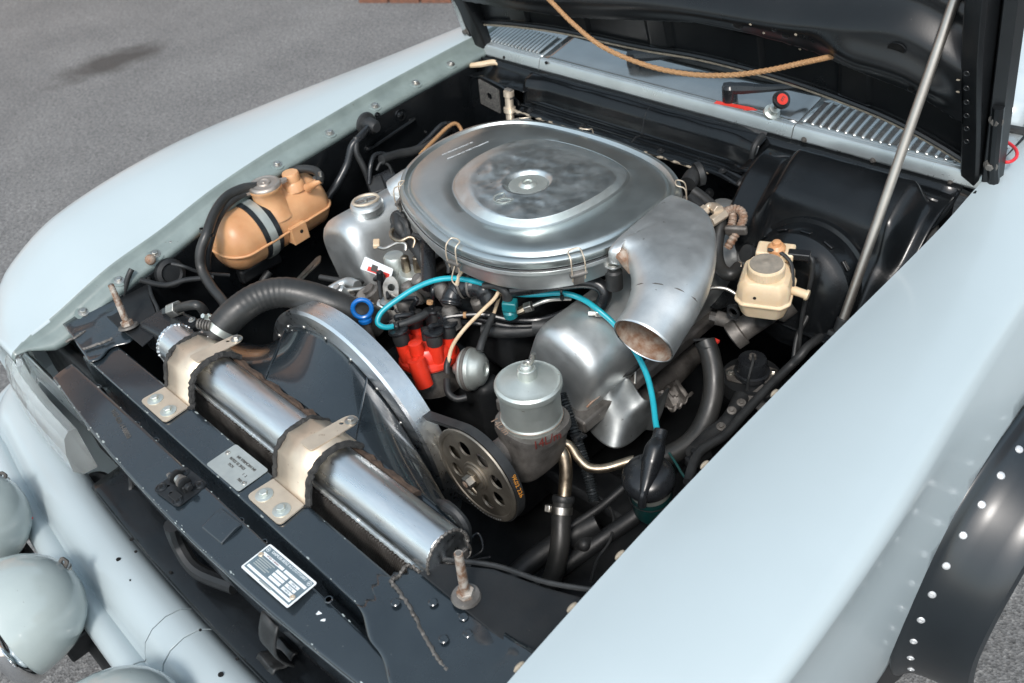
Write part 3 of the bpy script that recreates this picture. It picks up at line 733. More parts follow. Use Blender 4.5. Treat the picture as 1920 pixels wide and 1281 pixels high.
for i in range(85):
    x = rs_.uniform(-.53, .62); k = rs_.choice((0, 0, 1, 2, 3)); zr = .004*(abs(x)/.5)**2
    y, z = ((yf(x)+rs_.uniform(.001, .006), .7716), (.0108, .7777), (.0362, .7815), (.0962, .7838))[k]
    sc = rs_.uniform(.0005, .0022)*(1.6 if rs_.random() < .12 else 1); n_ = 6; ph = rs_.random()*6
    chips.plate([(sc*rs_.uniform(.6, 1.6)*math.cos(ph+j*6.28/n_)*1.6, sc*rs_.uniform(.4, 1)*math.sin(ph+j*6.28/n_)) for j in range(n_)], [], .0003, FR((x, y, z-zr+.0002), (0, -.25 if k == 0 else 0, 1), (1, 0, 0)))
chips.build('paint_chips', M['can'], slam, smooth=0, kind='stuff')

# two identification plates
def corner_frame(tl, tr, bl):
    o, x, y = on_slam(*tl), on_slam(*tr), on_slam(*bl)
    return o, (x-o), (o-y)
o, dx, dy = corner_frame((443, 834), (521, 895), (400, 864))
W_, H_ = .104, .062
m = FR(o+V(0, 0, .0012), (0, 0, 1), V(1, .02, 0))
mb = MB(); mb.plate(rpoly([(0, 0), (W_, 0), (W_, -H_), (0, -H_)], .006), [], .0010, m)
pl = mb.build('embossed_plate', M['greyplate'], slam, smooth=30, label='bare grey plate with stamped numbers held by two screws')
for i, (t, x, y, s_) in enumerate((('040 9700MC004 040', .058, -.016, .0078), ('907025 02 20425', .045, -.026, .0078), ('72C91', .040, -.036, .007), ('1   2', .080, -.034, .007), ('7002', .083, -.046, .007))):
    text_part(t, s_, m @ Matrix.Translation((x, y, .0012)), M['ink'], pl, sx=.85)
for x, y in ((.008, -.022), (.096, -.045)):
    mb = MB(); mb.lathe([(.0045, 0), (.0045, .001), (.0035, .0024), (.0016, .0026), (.0014, .0012), (0, .0012)], m @ Matrix.Translation((x, y, .001)), 16); mb.build('screw', M['steel'], pl)
o, dx, dy = corner_frame((507, 1021), (600, 1099), (471, 1055))
W_, H_ = .122, .056
m = FR(o+V(0, 0, .0012), (0, 0, 1), V(1, .04, 0))
mb = MB(); mb.plate(rpoly([(0, 0), (W_, 0), (W_, -H_), (0, -H_)], .004), [], .0008, m)
pl = mb.build('type_plate', M['white'], slam, smooth=30, label='white and grey printed type plate riveted to the front panel')
def pr(x0, y0, x1, y1, mat, h=.0010, name='print_field'):
    mb = MB(); mb.plate([(x0, y0), (x1, y0), (x1, y1), (x0, y1)], [], .0002, m @ Matrix.Translation((0, 0, h))); return mb.build(name, M[mat], pl, smooth=0)
pr(.003, -.0035, W_-.003, -H_+.0045, 'dial', .0009)
pr(.006, -.0150, .060, -.0200, 'white'); pr(.063, -.0150, W_-.006, -.0200, 'white')
for i in range(3):
    pr(.052, -.0225-i*.0068, .080, -.0275-i*.0068, 'white'); pr(.085, -.0225-i*.0068, .109, -.0275-i*.0068, 'white')
for i in range(5): pr(.010, -.0230-i*.0036, .046-.004*(i % 3), -.0250-i*.0036, 'greyplate')
pr(.006, -.0440, W_-.006, -.0485, 'white')
pr(.045, -.0505, .075, -.0535, 'greyplate')
text_part('DAIMLER-BENZ AG STUTTGART', .0064, m @ Matrix.Translation((W_/2, -.0075, .0012)), M['white'], pl, depth=.0001, sx=.95)
text_part('107.023-12-004263', .0040, m @ Matrix.Translation((.032, -.0175, .0014)), M['inkred'], pl, depth=.0001)
for i, t in enumerate(('2000 kg', '920 kg', '1080 kg')): text_part(t, .004, m @ Matrix.Translation((.097, -.0250-i*.0068, .0014)), M['dial'], pl, depth=.0001)
def star(c, r, mat, parent, h=.0012, mm=None, dep=.0003):
    mm = mm or m
    mb = MB(); q = mm @ Matrix.Translation((c[0], c[1], h))
    ang = [math.pi/2+i*math.pi/3 for i in range(6)]
    mb.plate([((r if i % 2 == 0 else r*.2)*math.cos(a), (r if i % 2 == 0 else r*.2)*math.sin(a)) for i, a in enumerate(ang)], [], dep, q)
    e = mb.build('three_point_star', M[mat], parent, smooth=0)
    mb = MB(); mb.lathe([(r*1.12, 0), (r*1.12, dep), (r*.94, dep), (r*.94, 0)], q, 28, cap=(False, False)); mb.build('ring', M[mat], parent, smooth=30)
star((.0085, -.0085), .0034, 'white', pl); star((W_-.0085, -.0085), .0034, 'white', pl)
for x, y in ((.007, -.022), (.113, -.0395)):
    mb = MB(); mb.lathe([(.0045, 0), (.0045, .001), (.0035, .0022), (.0016, .0024), (.0014, .0010), (0, .0010)], m @ Matrix.Translation((x, y, .0012)), 16); mb.build('rivet', M['gold'], pl)

# hood latch
M['latchm'] = mk('worn_black_latch_steel', (.028, .031, .034), (.016, .018, .020), 40, metal=.4, rough=.3, rough2=.45, bump=.06)
o = on_slam(340, 915); m = FR(o+V(0, 0, .001), (0, 0, 1), V(1, .05, 0))
mb = MB(); mb.plate(rpoly([(-.038, .033), (.036, .033), (.038, -.030), (-.036, -.034)], .010), [circ(.004, 10, (.0, -.018)), circ(.003, 10, (-.02, -.012))], .0028, m)
lt = mb.build('latch', M['castdark'] if False else M['latchm'], P, smooth=30, bevel=.0008, label='black hood latch with a worn bright roller')
for x, y in ((-.024, .022), (.026, .022), (.027, -.022), (-.026, -.022)):
    mb = MB(); mb.lathe([(.0100, 0), (.0100, .0012), (.0082, .0020), (.0074, .0010), (.0066, .0022), (0, .0026)], m @ Matrix.Translation((x, y, .0028)), 22); sc_ = mb.build('screw', M['latchm'], lt)
    mb = MB(); mb.box((0, 0, 0), (.007, .0018, .0006), m @ Matrix.Translation((x, y, .0056)) @ Matrix.Rotation(.5, 4, 'Z')); mb.box((0, 0, .0001), (.0018, .007, .0006), m @ Matrix.Translation((x, y, .0056)) @ Matrix.Rotation(.5, 4, 'Z')); mb.build('cross_slot', M['hole'], sc_, kind='stuff')
for i, (x, r, l_, mt) in enumerate(((-.016, .013, .006, 'blackm'), (-.006, .009, .008, 'steel'), (.003, .011, .006, 'castdark'), (.012, .012, .005, 'blackm'), (.022, .006, .010, 'blackm'))):
    mb = MB(); mb.lathe([(r*.8, 0), (r, .001), (r, l_-.001), (r*.8, l_)], m @ Matrix.Translation((x, .004, .015)) @ Matrix.Rotation(math.pi/2, 4, 'Y'), 20); mb.build('latch_roller' if i == 1 else 'latch_plate', M[mt], lt)
mb = MB(); mb.box((-.020, .004, .010), (.006, .020, .022), m); mb.build('latch_side', M['slam'], lt, bevel=.002)
mb = MB(); mb.box((.020, .004, .008), (.005, .018, .016), m); mb.build('latch_side', M['blackm'], lt, bevel=.002)
mb = MB(); mb.box((.014, -.018, .0045), (.022, .016, .003), m); mb.build('latch_tab', M['blackm'], lt, bevel=.001)
mb = MB(); mb.box((-.03, .0, .010), (.012, .008, .008), m); mb.build('latch_tongue', M['castdark'], lt, bevel=.002)
# folded bracket on the front edge
o = on_slam(420, 985); m = FR(o, (0, -.2, 1), V(1, .06, 0))
mb = MB(); mb.loft([[m @ V(x, -.035, -.055), m @ V(x, -.030, -.004), m @ V(x, -.024, .006), m @ V(x, .006, .008), m @ V(x, .018, .004), m @ V(x, .018, 0), m @ V(x, -.02, 0), m @ V(x, -.027, -.055)] for x in (-.028, .030)])
mb.build('folded_bracket', M['slam'], slam, bevel=.0015)

# corner sheets at both ends of the panel
def sheet(fn, name, parent, nu=24, nv=14, mat='slam', th=.002, label=None):
    mb = MB(); mb.grid(fn, nu, nv); return mb.build(name, M[mat], parent, smooth=60, solid=th, label=label)
def sh_r(u, v):
    x = lerp(.405+.012*math.sin(v*9)+.006*math.sin(v*31), .688, u); y = lerp(.030-.004*math.sin(u*17)-.05*u*u, .128+.01*u, v)
    y = lerp(lerp(.031, -.062, u), .128+.012*u, v)+.003*math.sin(u*23)*(1-v)
    return V(x, y, .789-.012*(1-v)*u+.014*u*u+.0022*noise.noise(V(x*26, y*26, 3))+.010*max(0, u-.8)*v*4)
sheet(sh_r, 'patch_sheet', slam, 40, 24, label='torn dented patch sheet welded over the panel end')
def sh_l(u, v):
    x = lerp(-.672, -.500+.008*math.sin(v*12), u); y = lerp(.032+.02*(1-u), .165, v)
    return V(x, y, .786+.006*(1-u)+.012*v*(1-u)+.0022*noise.noise(V(x*26, y*26, 9)))
sheet(sh_l, 'patch_sheet', slam, 20, 20)
# weld beads at the torn edges
for pts in ([(735, 1098), (752, 1120), (778, 1160), (800, 1205), (822, 1240), (840, 1266)], [(735, 1098), (752, 1085), (768, 1068), (790, 1080)]):
    mb = MB(); Q = spline([on_slam(*p)+V(0, 0, .010) for p in pts], 10); mb.tube([q+V(random.uniform(-1, 1), random.uniform(-1, 1), random.uniform(-1, 1))*.0012 for q in Q], lambda t: .0022+.0014*math.sin(t*60)**2, 7, 1, smooth=False); mb.build('weld_bead', M['castdark'], slam)
for pts in ([(130, 650), (150, 640), (165, 630)], [(160, 665), (190, 655), (215, 645)]):
    mb = MB(); Q = spline([on_slam(*p)+V(0, 0, .014) for p in pts], 10); mb.tube([q+V(random.uniform(-1, 1), random.uniform(-1, 1), random.uniform(-1, 1))*.001 for q in Q], .003, 7, 1, smooth=False); mb.build('weld_bead', M['castdark'], slam)
for px, py in ((745, 1140), (815, 1140), (872, 1168), (835, 1210), (880, 1200)):
    q = on_slam(px, py); q.z = .7935; mb = MB(); mb.lathe([(.007, 0), (.0055, .0012), (.003, .0012), (0, .0006)], FR(q, (0, 0, 1)), 16); mb.build('dimple', M['slam'], slam)

# hood pins with hex bases on dark triangular plates
for (bx, by), (tx, ty), s in (((238, 606), (206, 530), -1), ((872, 1110), (859, 1036), 1)):
    b0 = A(bx, by, z=.808); t0 = b0+(A(tx, ty, z=.898)-b0).normalized()*.088
    mb = MB(); mb.tube([b0-V(0, 0, .02), b0, lerp(b0, t0, .5), t0], [.0072, .0072, .0070, .0062], 14, 3, smooth=False); pn = mb.build('hood_pin', M['pinm'], P, label='rusty pale upright hood pin')
    hx = [(.013*math.cos(i*math.pi/3), .013*math.sin(i*math.pi/3)) for i in range(6)]; fm = FR(b0-V(0, 0, .006), t0-b0)
    mb = MB(); mb.loft([[fm @ V(a, b, 0) for a, b in hx], [fm @ V(a, b, .011) for a, b in hx]]); mb.build('hex_nut', M['pinm'], pn, bevel=.001)
    mb = MB(); mb.lathe([(.022, 0), (.020, .004), (.014, .005)], FR(b0-V(0, 0, .010), t0-b0), 20); mb.build('washer', M['castdark'], pn)
    mb = MB(); mb.cyl(t0-(t0-b0)*.12, t0+(t0-b0)*.02, .0064, .004); mb.build('pin_tip', M['castdark'], pn)
    pts = [(s*.44, .125), (s*.685, .125), (s*.685, .26), (s*.60, .225), (s*.52, .20), (s*.45, .155)]
    mb = MB(); mb.plate(pts if s > 0 else pts[::-1], [], .004, FR((0, 0, b0.z-.016), (0, 0, 1), (1, 0, 0))); mb.build('pin_plate', M['blackm'], slam, smooth=0, bevel=.0015)
    mb = MB(); mb.tube([V(s*.44, .158, b0.z-.012), V(s*.52, .205, b0.z-.010), V(s*.60, .23, b0.z-.006), V(s*.68, .268, b0.z+.002)], .004, 8, 6); mb.build('plate_edge', M['rubber'], slam)

# ---- radiator
RX0, RX1, RY, RZ = -.375, .452, .172, .795
def drad(r=.047, n=14):
    pts = [(-.036, -.030), (-.038, -.004)]
    for i in range(n+1):
        a = math.pi-math.pi*i/n; pts.append((r*.86*math.cos(a), .004+r*math.sin(a)*.98))
    pts += [(.038, -.004), (.036, -.030)]
    return pts
mb = MB()
secs = []
for i in range(31):
    x = lerp(RX0, RX1, i/30); secs.append([V(x, RY+a, RZ+b) for a, b in drad()])
mb.loft(secs); rad = mb.build('radiator', M['alu'], P, smooth=40, bevel=.0022, label='bare aluminium radiator with a rounded top tank')
for x, s in ((RX0, -1), (RX1, 1)):
    mb = MB(); pts = [V(x+s*.0015, RY+a*.995, RZ+b*.995) for a, b in drad()]; Q = pts+[pts[0]]
    mb.tube([q+V(random.uniform(-1, 1)*.0008, 0, 0) for q in spline(Q, 4)], lambda t: .0024+.0008*math.sin(t*140), 6, 1, smooth=False); mb.build('weld_seam', M['castdark'] if s > 0 else M['alu'], rad)
for dy, dz in ((-.0375, -.018), (.0375, -.018)):
    mb = MB(); mb.tube([V(lerp(RX0, RX1, i/160), RY+dy, RZ+dz+random.uniform(-.0006, .0006)) for i in range(161)], lambda t: .0030+.0009*math.sin(t*420), 6, 1, smooth=False); mb.build('weld_seam', M['cast'], rad)
mb = MB(); mb.box(((RX0+RX1)/2, RY, .50), (RX1-RX0-.02, .062, .525)); core = mb.build('core', M['blackm'], rad)
fin = MB(); x = RX0+.012
while x < RX1-.012:
    fin.box((x, RY-.034, .55), (.0018, .010, .42)); x += .0062
fin.build('cooling_fins', M['castdark'], core, smooth=0, kind='stuff')
for x, s in ((RX0+.004, -1), (RX1-.004, 1)):
    mb = MB(); mb.box((x, RY, .515), (.006, .074, .50)); sp = mb.build('side_plate', M['cast'], rad, bevel=.001)
    if s > 0:
        for z in (.70, .735): place_bolt(V(x+.003, RY-.01+.02*(z > .71), z), (1, 0, 0), sp, 'bolt', 'steel', .55)
# corroded end of the tank
mb = MB(); mb.grid(lambda u, v: V(RX1+.003+.0012*noise.noise(V(u*14, v*8, 2)), lerp(RY-.034, RY+.036, u), lerp(RZ-.030, RZ-.012+.006*noise.noise(V(u*6, 1, 0)), v)), 20, 6); mb.build('corroded_weld', M['castdark'], rad, solid=.003)
# filler neck for the top hose
n0 = A(412, 622, z=.835)
# brackets over the tank
def bracket(px, py, tabx):
    f = on_slam(px, py); x = f.x
    w = .046
    prof = [(.045, .7855), (.094, .7855), (.101, .790), (.117, .836), (.146, .857), (.190, .856), (.222, .826)]
    mb = MB(); t = .003
    secs = []
    for i, xx in enumerate((x-w, x+w)):
        secs.append([V(xx, a, b) for a, b in prof])
    mb.add(secs[0]+secs[1], [(i, i+1, len(prof)+i+1, len(prof)+i) for i in range(1, len(prof)-1)])
    o = mb.build('tank_bracket', M['gold'], P, smooth=12, solid=.0032, off=1, label='yellowish zinc bracket clamped over the radiator tank')
    mb = MB(); mb.plate(rpoly([(x-w-.004, .042), (x+w+.004, .042), (x+w, .094), (x-w, .094)], [.012, .012, .002, .002]), [], .003, FR((0, 0, .7845), (0, 0, 1), (1, 0, 0))); mb.build('foot', M['gold'], o, smooth=30, bevel=.0006)
    for bx in (x-.026, x+.026):
        place_bolt(V(bx, .063, .7876), (0, 0, 1), o, 'bolt', 'can', 1.0)
        mb = MB(); mb.lathe([(.0155, 0), (.0155, .0014), (.0145, .0018)], FR((bx, .063, .7874), (0, 0, 1)), 22); mb.build('washer', M['can'], o)
    # tab to the shroud
    tb = [(-.016, -.010), (.016, -.010), (.017, .030), (.015, .082), (.006, .094), (-.008, .092), (-.014, .080)]
    tm = FR((x+tabx, .152, .8585), (0, .10, 1), (1, 0, 0))
    mb = MB(); mb.plate(rpoly(tb, .006), [circ(.004, 10, (-.004, .066))], .0026, tm); tbo = mb.build('tab', M['gold'], o, smooth=30, bevel=.0005)
    place_bolt(tm @ V(.004, .080, .003), (0, .10, 1), tbo, 'bolt', 'steel', .85)
    # felt pad squeezed out under the bracket
    for sx in (-1, 1):
        mb = MB(); Q = spline([V(x+sx*(w+.002), a, b-.004) for a, b in prof[1:]], 8)
        mb.tube([q+V(random.uniform(-1, 1), random.uniform(-1, 1), random.uniform(-1, 1))*.0016 for q in Q], .0058, 7, 1, smooth=False); mb.build('felt_pad', M['felt'], o)
    return o
bracket(331, 748, .028); bracket(535, 930, .012)

# black box and pipe union beside the tank
b0 = A(308, 612, z=.800)
mb = MB(); mb.box((0, 0, 0), (.115, .085, .075), FR(b0+V(.0, .012, -.028), (0, 0, 1), V(.98, .1, 0))); bb = mb.build('plastic_box', M['plastic'], P, bevel=.014, seg=4, smooth=60, label='rounded black plastic box beside the radiator tank')
u0, u1 = A(318, 584, z=.815), A(347, 573, z=.838)
hx = [(.017*math.cos(i*math.pi/3), .017*math.sin(i*math.pi/3)) for i in range(6)]
mb = MB(); fm = FR(u0, u1-u0); mb.loft([[fm @ V(a*.75, b*.75, -.012) for a, b in hx], [fm @ V(a*.75, b*.75, .006) for a, b in hx]]); mb.build('black_nut', M['plastic'], bb, bevel=.001)
mb = MB(); mb.loft([[fm @ V(a, b, .006) for a, b in hx], [fm @ V(a, b, .032) for a, b in hx]]); mb.build('union_nut', M['steel'], bb, bevel=.0016)
mb = MB(); mb.tube([fm @ V(0, 0, .03), A(362, 572, z=.85), A(378, 578, z=.84), A(388, 600, z=.80), A(388, 625, z=.76)], .010, 12, 8); mb.build('pipe', M['hose'], bb)

# ---- fan shroud with an aluminium ring
SCX, SCZ, SR, SY = -.085, .602, .246, .345
def shroud_top(u, v):
    a = lerp(math.radians(168), math.radians(-50), u)
    c = V(SCX+SR*math.cos(a), SY, SCZ+SR*math.sin(a))
    # rectangle at the radiator
    dx, dz = math.cos(a), math.sin(a)
    hx_, hz_ = (.40, .20); k = min(hx_/max(abs(dx), 1e-6), hz_/max(abs(dz), 1e-6))
    r = V(.04+dx*k, .218, .603+dz*k)
    return lerp(r, c, v)
mb = MB(); mb.grid(shroud_top, 72, 10); shr = mb.build('fan_shroud', M['slam'], P, smooth=30, solid=.003, label='glossy black fan shroud edged by a bright riveted ring')
mb = MB(); mb.lathe([(SR-.004, -.001), (SR+.006, -.003), (SR+.026, .004), (SR+.031, .009), (SR+.031, .048), (SR+.027, .048), (SR+.026, .012), (SR-.004, .003)], FR((SCX, SY, SCZ), (0, 1, 0), (1, 0, 0)), 160, cap=(False, False))
ring = mb.build('shroud_ring', M['alu'], shr, smooth=25)
mm = FR((SCX, SY, SCZ), (0, 1, 0), (1, 0, 0))
for i in range(20):
    a = math.radians(-175+i*17.5); p = V(SCX+(SR+.003)*math.cos(a), SY-.0025, SCZ+(SR+.003)*math.sin(a))
    mb = MB(); mb.lathe([(.0042, 0), (.0036, .0018), (.0015, .0028), (0, .003)], FR(p, (0, -1, 0)), 12); mb.build('rivet', M['steel'], ring)
# raised edge lines of the flat facet on the shroud
for u in (.18, .50):
    mb = MB(); mb.tube([shroud_top(u, v/6)+V(0, -.001, .0015) for v in range(7)], .0022, 6, 2); mb.build('facet_edge', M['slam'], shr)
mb = MB()
Q = [V(lerp(-.33, .33, i/60), .214+random.uniform(-.002, .002), .806+random.uniform(-.003, .003)) for i in range(61)]
mb.tube(Q, lambda t: .011+.002*math.sin(t*70), 8, 1, smooth=False); mb.build('foam_strip', M['foam'], shr)
# fan blades inside
for i in range(7):
    a = i*2*math.pi/7; c, s_ = math.cos(a), math.sin(a); mb = MB()
    mb.grid(lambda u, v: V(SCX+c*lerp(.05, .24, u)-s_*lerp(-.035, .035, v)*(.6+.6*u), .375+.02*(v-.5)*2, SCZ+s_*lerp(.05, .24, u)+c*lerp(-.035, .035, v)*(.6+.6*u)), 6, 3)
    mb.build('fan_blade', M['plastic'], shr, solid=.003)
mb = MB(); mb.lathe([(.06, 0), (.06, .05), (.03, .06), (.03, .10), (0, .10)], FR((SCX, .35, SCZ), (0, 1, 0)), 28); mb.build('fan_hub', M['castdark'], shr)
# rubber corner flap at the tank end
mb = MB(); mb.tube([A(820, 940, z=.80), A(838, 950, z=.82), A(858, 965, z=.82), A(872, 990, z=.80), A(876, 1030, z=.76)], [.004, .010, .008, .010, .006], 8, 6); mb.build('rubber_flap', M['rubber'], shr)
mb = MB(); mb.tube([A(868, 1030, z=.74), A(895, 1000, z=.74), A(905, 1030, z=.73), A(880, 1050, z=.72), A(920, 1045, z=.73)], .0018, 6, 8); mb.build('cable_tie', M['plastic'], shr)

# ---- bumper
def bpath(t):                      # t in [-1,1] along the bumper
    x = t*1.02
    if abs(x) <= .80: p = V(x, -.160+.085*x*x, 0); n = V(-.17*x, -1, 0)
    else:
        k = (abs(x)-.80)/.22; a = k*math.radians(98); R_ = .135
        s = 1 if x > 0 else -1
        p = V(s*(.80+R_*math.sin(a)), -.1056+R_*(1-math.cos(a)), 0)
        if k > .92: p += V(0, (k-.92)*3.5, 0)
        n = V(s*math.sin(min(a, 1.571)), -math.cos(min(a, 1.571)), 0)
    return p, n.normalized()
BS = [(-.066, .470), (-.066, .530), (-.058, .556), (-.040, .574), (-.014, .581), (.014, .575), (.034, .558), (.043, .537), (.046, .524), (.050, .520), (.056, .526), (.066, .531), (.080, .529), (.092, .518), (.096, .500), (.090, .478), (.07, .462), (.03, .452), (-.04, .455)]
def bump(t0, t1, n, grow=0.0):
    mb = MB(); secs = []
    for i in range(n+1):
        p, nn = bpath(lerp(t0, t1, i/n)); c = V(p.x, p.y, .515)
        secs.append([V(p.x, p.y, 0)+nn*(a*(1+grow))+V(0, 0, .515+(b-.515)*(1+grow)) for a, b in BS])
    mb.loft(secs); return mb
bumper = bump(-1, .006, 90).build('bumper', M['paint'], P, smooth=40, label='pale two ridged front bumper')
bump(.0085, .070, 6, .012).build('bumper_sleeve', M['paint'], bumper, smooth=40, bevel=.001)
bump(.0725, 1, 90, -.002).build('bumper_end', M['paint'], bumper, smooth=40)
for px, py, r in ((222, 1049, .0042), (414, 1265, .0046), (244, 1088, .0014)):
    q = A(px, py, z=.581); mb = MB(); mb.lathe([(r, -.004), (r, .0012)], FR(q, (0, .1, 1)), 14); mb.build('bolt_hole', M['hole'], bumper)
for x in (-.30, .18):
    mb = MB(); mb.box((x, -.06, .50), (.05, .20, .035)); mb.build('bumper_mount', M['blackm'], bumper, bevel=.004)

# ---- black lower apron between panel and bumper
def apron(u, v):
    x = lerp(-.40, .66, u); y0 = -.072+.07*x*x
    pr_ = [(-.030, .572), (-.034, .590), (-.028, .597), (.020, .600), (.055, .604), (.060, .62), (.062, .66)]
    t = v*(len(pr_)-1); a = min(int(t), len(pr_)-2); k = t-a
    return V(x, y0+lerp(pr_[a][0], pr_[a+1][0], k), lerp(pr_[a][1], pr_[a+1][1], k)-.03*abs(x)**2+.0012*noise.noise(V(x*20, v*6, 0)))
ap = sheet(apron, 'grille_apron', P, 50, 12, 'black', .003, 'dull black sheet apron behind the bumper')
for px, py, r in ((247, 1012, .004), (320, 1074, .003), (445, 1236, .003), (376, 1182, .0025), (255, 1035, .003)):
    q = A(px, py, z=.598); mb = MB(); mb.lathe([(r, 0), (r*.9, .0022)], FR(q, (0, 0, 1)), 12); mb.build('hole', M['hole'], ap)
mb = MB(); mb.tube([A(322, 985, z=.72), A(335, 1020, z=.66), A(370, 1070, z=.63), A(440, 1100, z=.63)], .014, 10, 8); mb.build('apron_stay', M['blackm'], ap)
mb = MB(); mb.box((0, 0, 0), (.16, .012, .10), FR(A(285, 870, z=.60), (0, 0, 1), (1, -.12, 0))); mb.build('apron_plate', M['blackm'], ap, bevel=.004)
mb = MB(); mb.box((0, 0, 0), (.09, .012, .16), FR(A(205, 830, z=.62), (0, 0, 1), (1, -.15, 0))); mb.build('apron_plate', M['blackm'], ap, bevel=.004)
mb = MB(); mb.tube([A(243, 880, z=.64), A(247, 910, z=.60), A(238, 935, z=.585), A(205, 955, z=.58)], .006, 8, 6); mb.build('apron_wire', M['rubber'], ap)
mb = MB(); mb.tube([A(165, 905, z=.50), A(190, 900, z=.50), A(230, 930, z=.50), A(225, 960, z=.5)], .018, 10, 6); mb.build('tow_hook', M['blackm'], ap)
# mesh of the oil cooler under the panel edge
mb = MB()
for i in range(60):
    x = lerp(.27, .62, i/59); mb.box((x, yf(x)+.030, .655), (.0022, .004, .10))
for k in range(14):
    z = .61+k*.0072; mb.box((.445, yf(.445)+.030, z), (.35, .0042, .0020))
cl = mb.build('cooler_mesh', M['plastic'], P, smooth=0, kind='stuff')
mb = MB(); mb.box((.445, yf(.445)+.05, .655), (.36, .03, .105)); mb.build('oil_cooler', M['blackm'], P, bevel=.002)
mb = MB(); mb.tube([V(lerp(.26, .64, i/12), yf(lerp(.26, .64, i/12))+.026, .708) for i in range(13)], .006, 8, 2); mb.build('cooler_rail', M['rubber'], P)
q = A(535, 1180, z=.69); mb = MB(); mb.grid(lambda u, v: q+V((u-.5)*.045, -.012-.02*math.sin(v*3), .04-v*.10+.003*math.sin(u*7)), 6, 8); mb.build('rubber_strap', M['rubber'], P, solid=.004)
q = A(515, 1235, z=.62); mb = MB(); mb.grid(lambda u, v: q+V((u-.5)*.05, -.02+v*.05, .006*math.sin(v*9)+.004*math.sin(u*8)), 8, 8); mb.build('rubber_strap', M['rubber'], P, solid=.003)

# ---- round driving lamps in front of the bumper
def lamp(c, R_, ax, label):
    m_ = FR(c, ax)
    prof = [(0, -R_*.98), (R_*.20, -R_*.965), (R_*.40, -R_*.90), (R_*.58, -R_*.79), (R_*.74, -R_*.63), (R_*.86, -R_*.44), (R_*.95, -R_*.20), (R_*.985, 0), (R_, .012), (R_*1.0, .018)]
    mb = MB(); mb.lathe(prof, m_, 56, cap=(False, False)); o = mb.build('driving_lamp', M['lamp'], P, smooth=60, label=label)
    mb = MB(); mb.lathe([(R_*1.0, .016), (R_*1.06, .020), (R_*1.08, .034), (R_*1.04, .046), (R_*.96, .050), (R_*.93, .040)], m_, 56, cap=(False, False)); mb.build('chrome_ring', M['chrome'], o, smooth=60)
    mb = MB(); mb.lathe([(R_*.97, .040), (R_*.7, .055), (R_*.35, .064), (0, .067)], m_, 40, cap=(False, False)); mb.build('lamp_glass', M['lens'], o)
    mb = MB(); mb.lathe([(0, -.05), (R_*.6, -.01), (R_*.95, .034)], m_, 40, cap=(False, False)); mb.build('reflector', M['chrome'], o)
    return o
LR = .112
l1c = A(88, 1150, z=.585); l1 = lamp(l1c+V(-.035, -.035, .0), LR, (-.18, -1, -.10), 'round grey driving lamp shell with chrome ring before the bumper')
l2c = A(-55, 985, z=.585); l2 = lamp(l2c, LR, (-.1, -1, -.08), 'grey driving lamp shell farthest from the riveted flare')
l3c = A(225, 1385, z=.585); l3 = lamp(l3c, LR, (-.1, -1, -.08), 'grey driving lamp shell nearest the oil cooler mesh')
for lm, (px, py), z in ((l1, (122, 1062), .625), (l2, (8, 900), .625)):
    q = A(px, py, z=z); mb = MB(); mb.lathe([(.011, -.012), (.011, 0), (.009, .002)], FR(q, (.1, .3, 1)), 16)
    mb.build('lug_washer', M['steel'], lm)
    mb = MB(); mb.plate(rpoly([(-.010, -.008), (.010, -.008), (.010, .012), (-.010, .012)], .006), [circ(.004, 10, (0, .004))], .004, FR(q+V(0, 0, .006), (.3, -.6, .6))); mb.build('lug', M['castdark'], lm, bevel=.001)
mb = MB(); mb.cyl((-.62, -.255, .455), (.62, -.255, .455), .014); lb = mb.build('lamp_bar', M['blackm'], P)
for c in (l1c, l2c, l3c):
    mb = MB(); mb.box((c.x-.01, -.275, .475), (.04, .05, .05)); mb.build('lamp_foot', M['blackm'], lb, bevel=.004)
mb = MB(); mb.box((-.35, -.20, .46), (.03, .12, .03)); mb.build('bar_stay', M['blackm'], lb)
mb = MB(); mb.box((.35, -.20, .46), (.03, .12, .03)); mb.build('bar_stay', M['blackm'], lb)
mb = MB(); mb.tube([A(35, 968, z=.56), A(45, 965, z=.57), A(60, 972, z=.55)], .003); mb.build('lamp_wire', M['redwire'], lb)
# ================================================================ walls and floor of the engine bay
for s in (-1, 1):
    tabz = ZIL if s < 0 else ZIR
    def wall(u, v):
        y = lerp(.10, 1.33, u); zt = tab(tabz, y)-.050
        pr_ = [(.684, -.006), (.680, -.028), (.664, -.036), (.660, -.05), (.656, -.18), (.63, -.24), (.58, -.34), (.56, -.55)] if s > 0 else [(.652, 0), (.651, -.03), (.650, -.06), (.650, -.15), (.648, -.22), (.64, -.30), (.60, -.40), (.58, -.55)]
        t = v*(len(pr_)-1); a = min(int(t), len(pr_)-2); k = t-a
        return V(s*lerp(pr_[a][0], pr_[a+1][0], k), y, zt+lerp(pr_[a][1], pr_[a+1][1], k)+.0015*noise.noise(V(y*14, v*9, s)))
    mb = MB(); mb.grid(wall, 60, 28); w = mb.build('inner_wing', M['black'], P, smooth=40, solid=.003, label='black inner wing wall behind the tan expansion tank' if s < 0 else 'black inner wing wall beside the brake booster')
    if s < 0: WL = w
    else: WR = w
mb = MB(); mb.box((0, .62, .205), (1.24, 1.45, .01)); mb.build('undertray', M['blackm'], P)
mb = MB(); mb.grid(lambda u, v: V(lerp(-.66, .66, u), 1.312+.004*noise.noise(V(u*9, v*7, 1)), lerp(.21, .935, v)), 40, 20); fw = mb.build('firewall', M['black'], P, smooth=60, solid=.003, label='black firewall below the cowl')
for s in (-1, 1):
    mb = MB(); mb.box((s*.42, .62, .36), (.075, 1.2, .10)); mb.build('frame_rail', M['blackm'], P, bevel=.012)
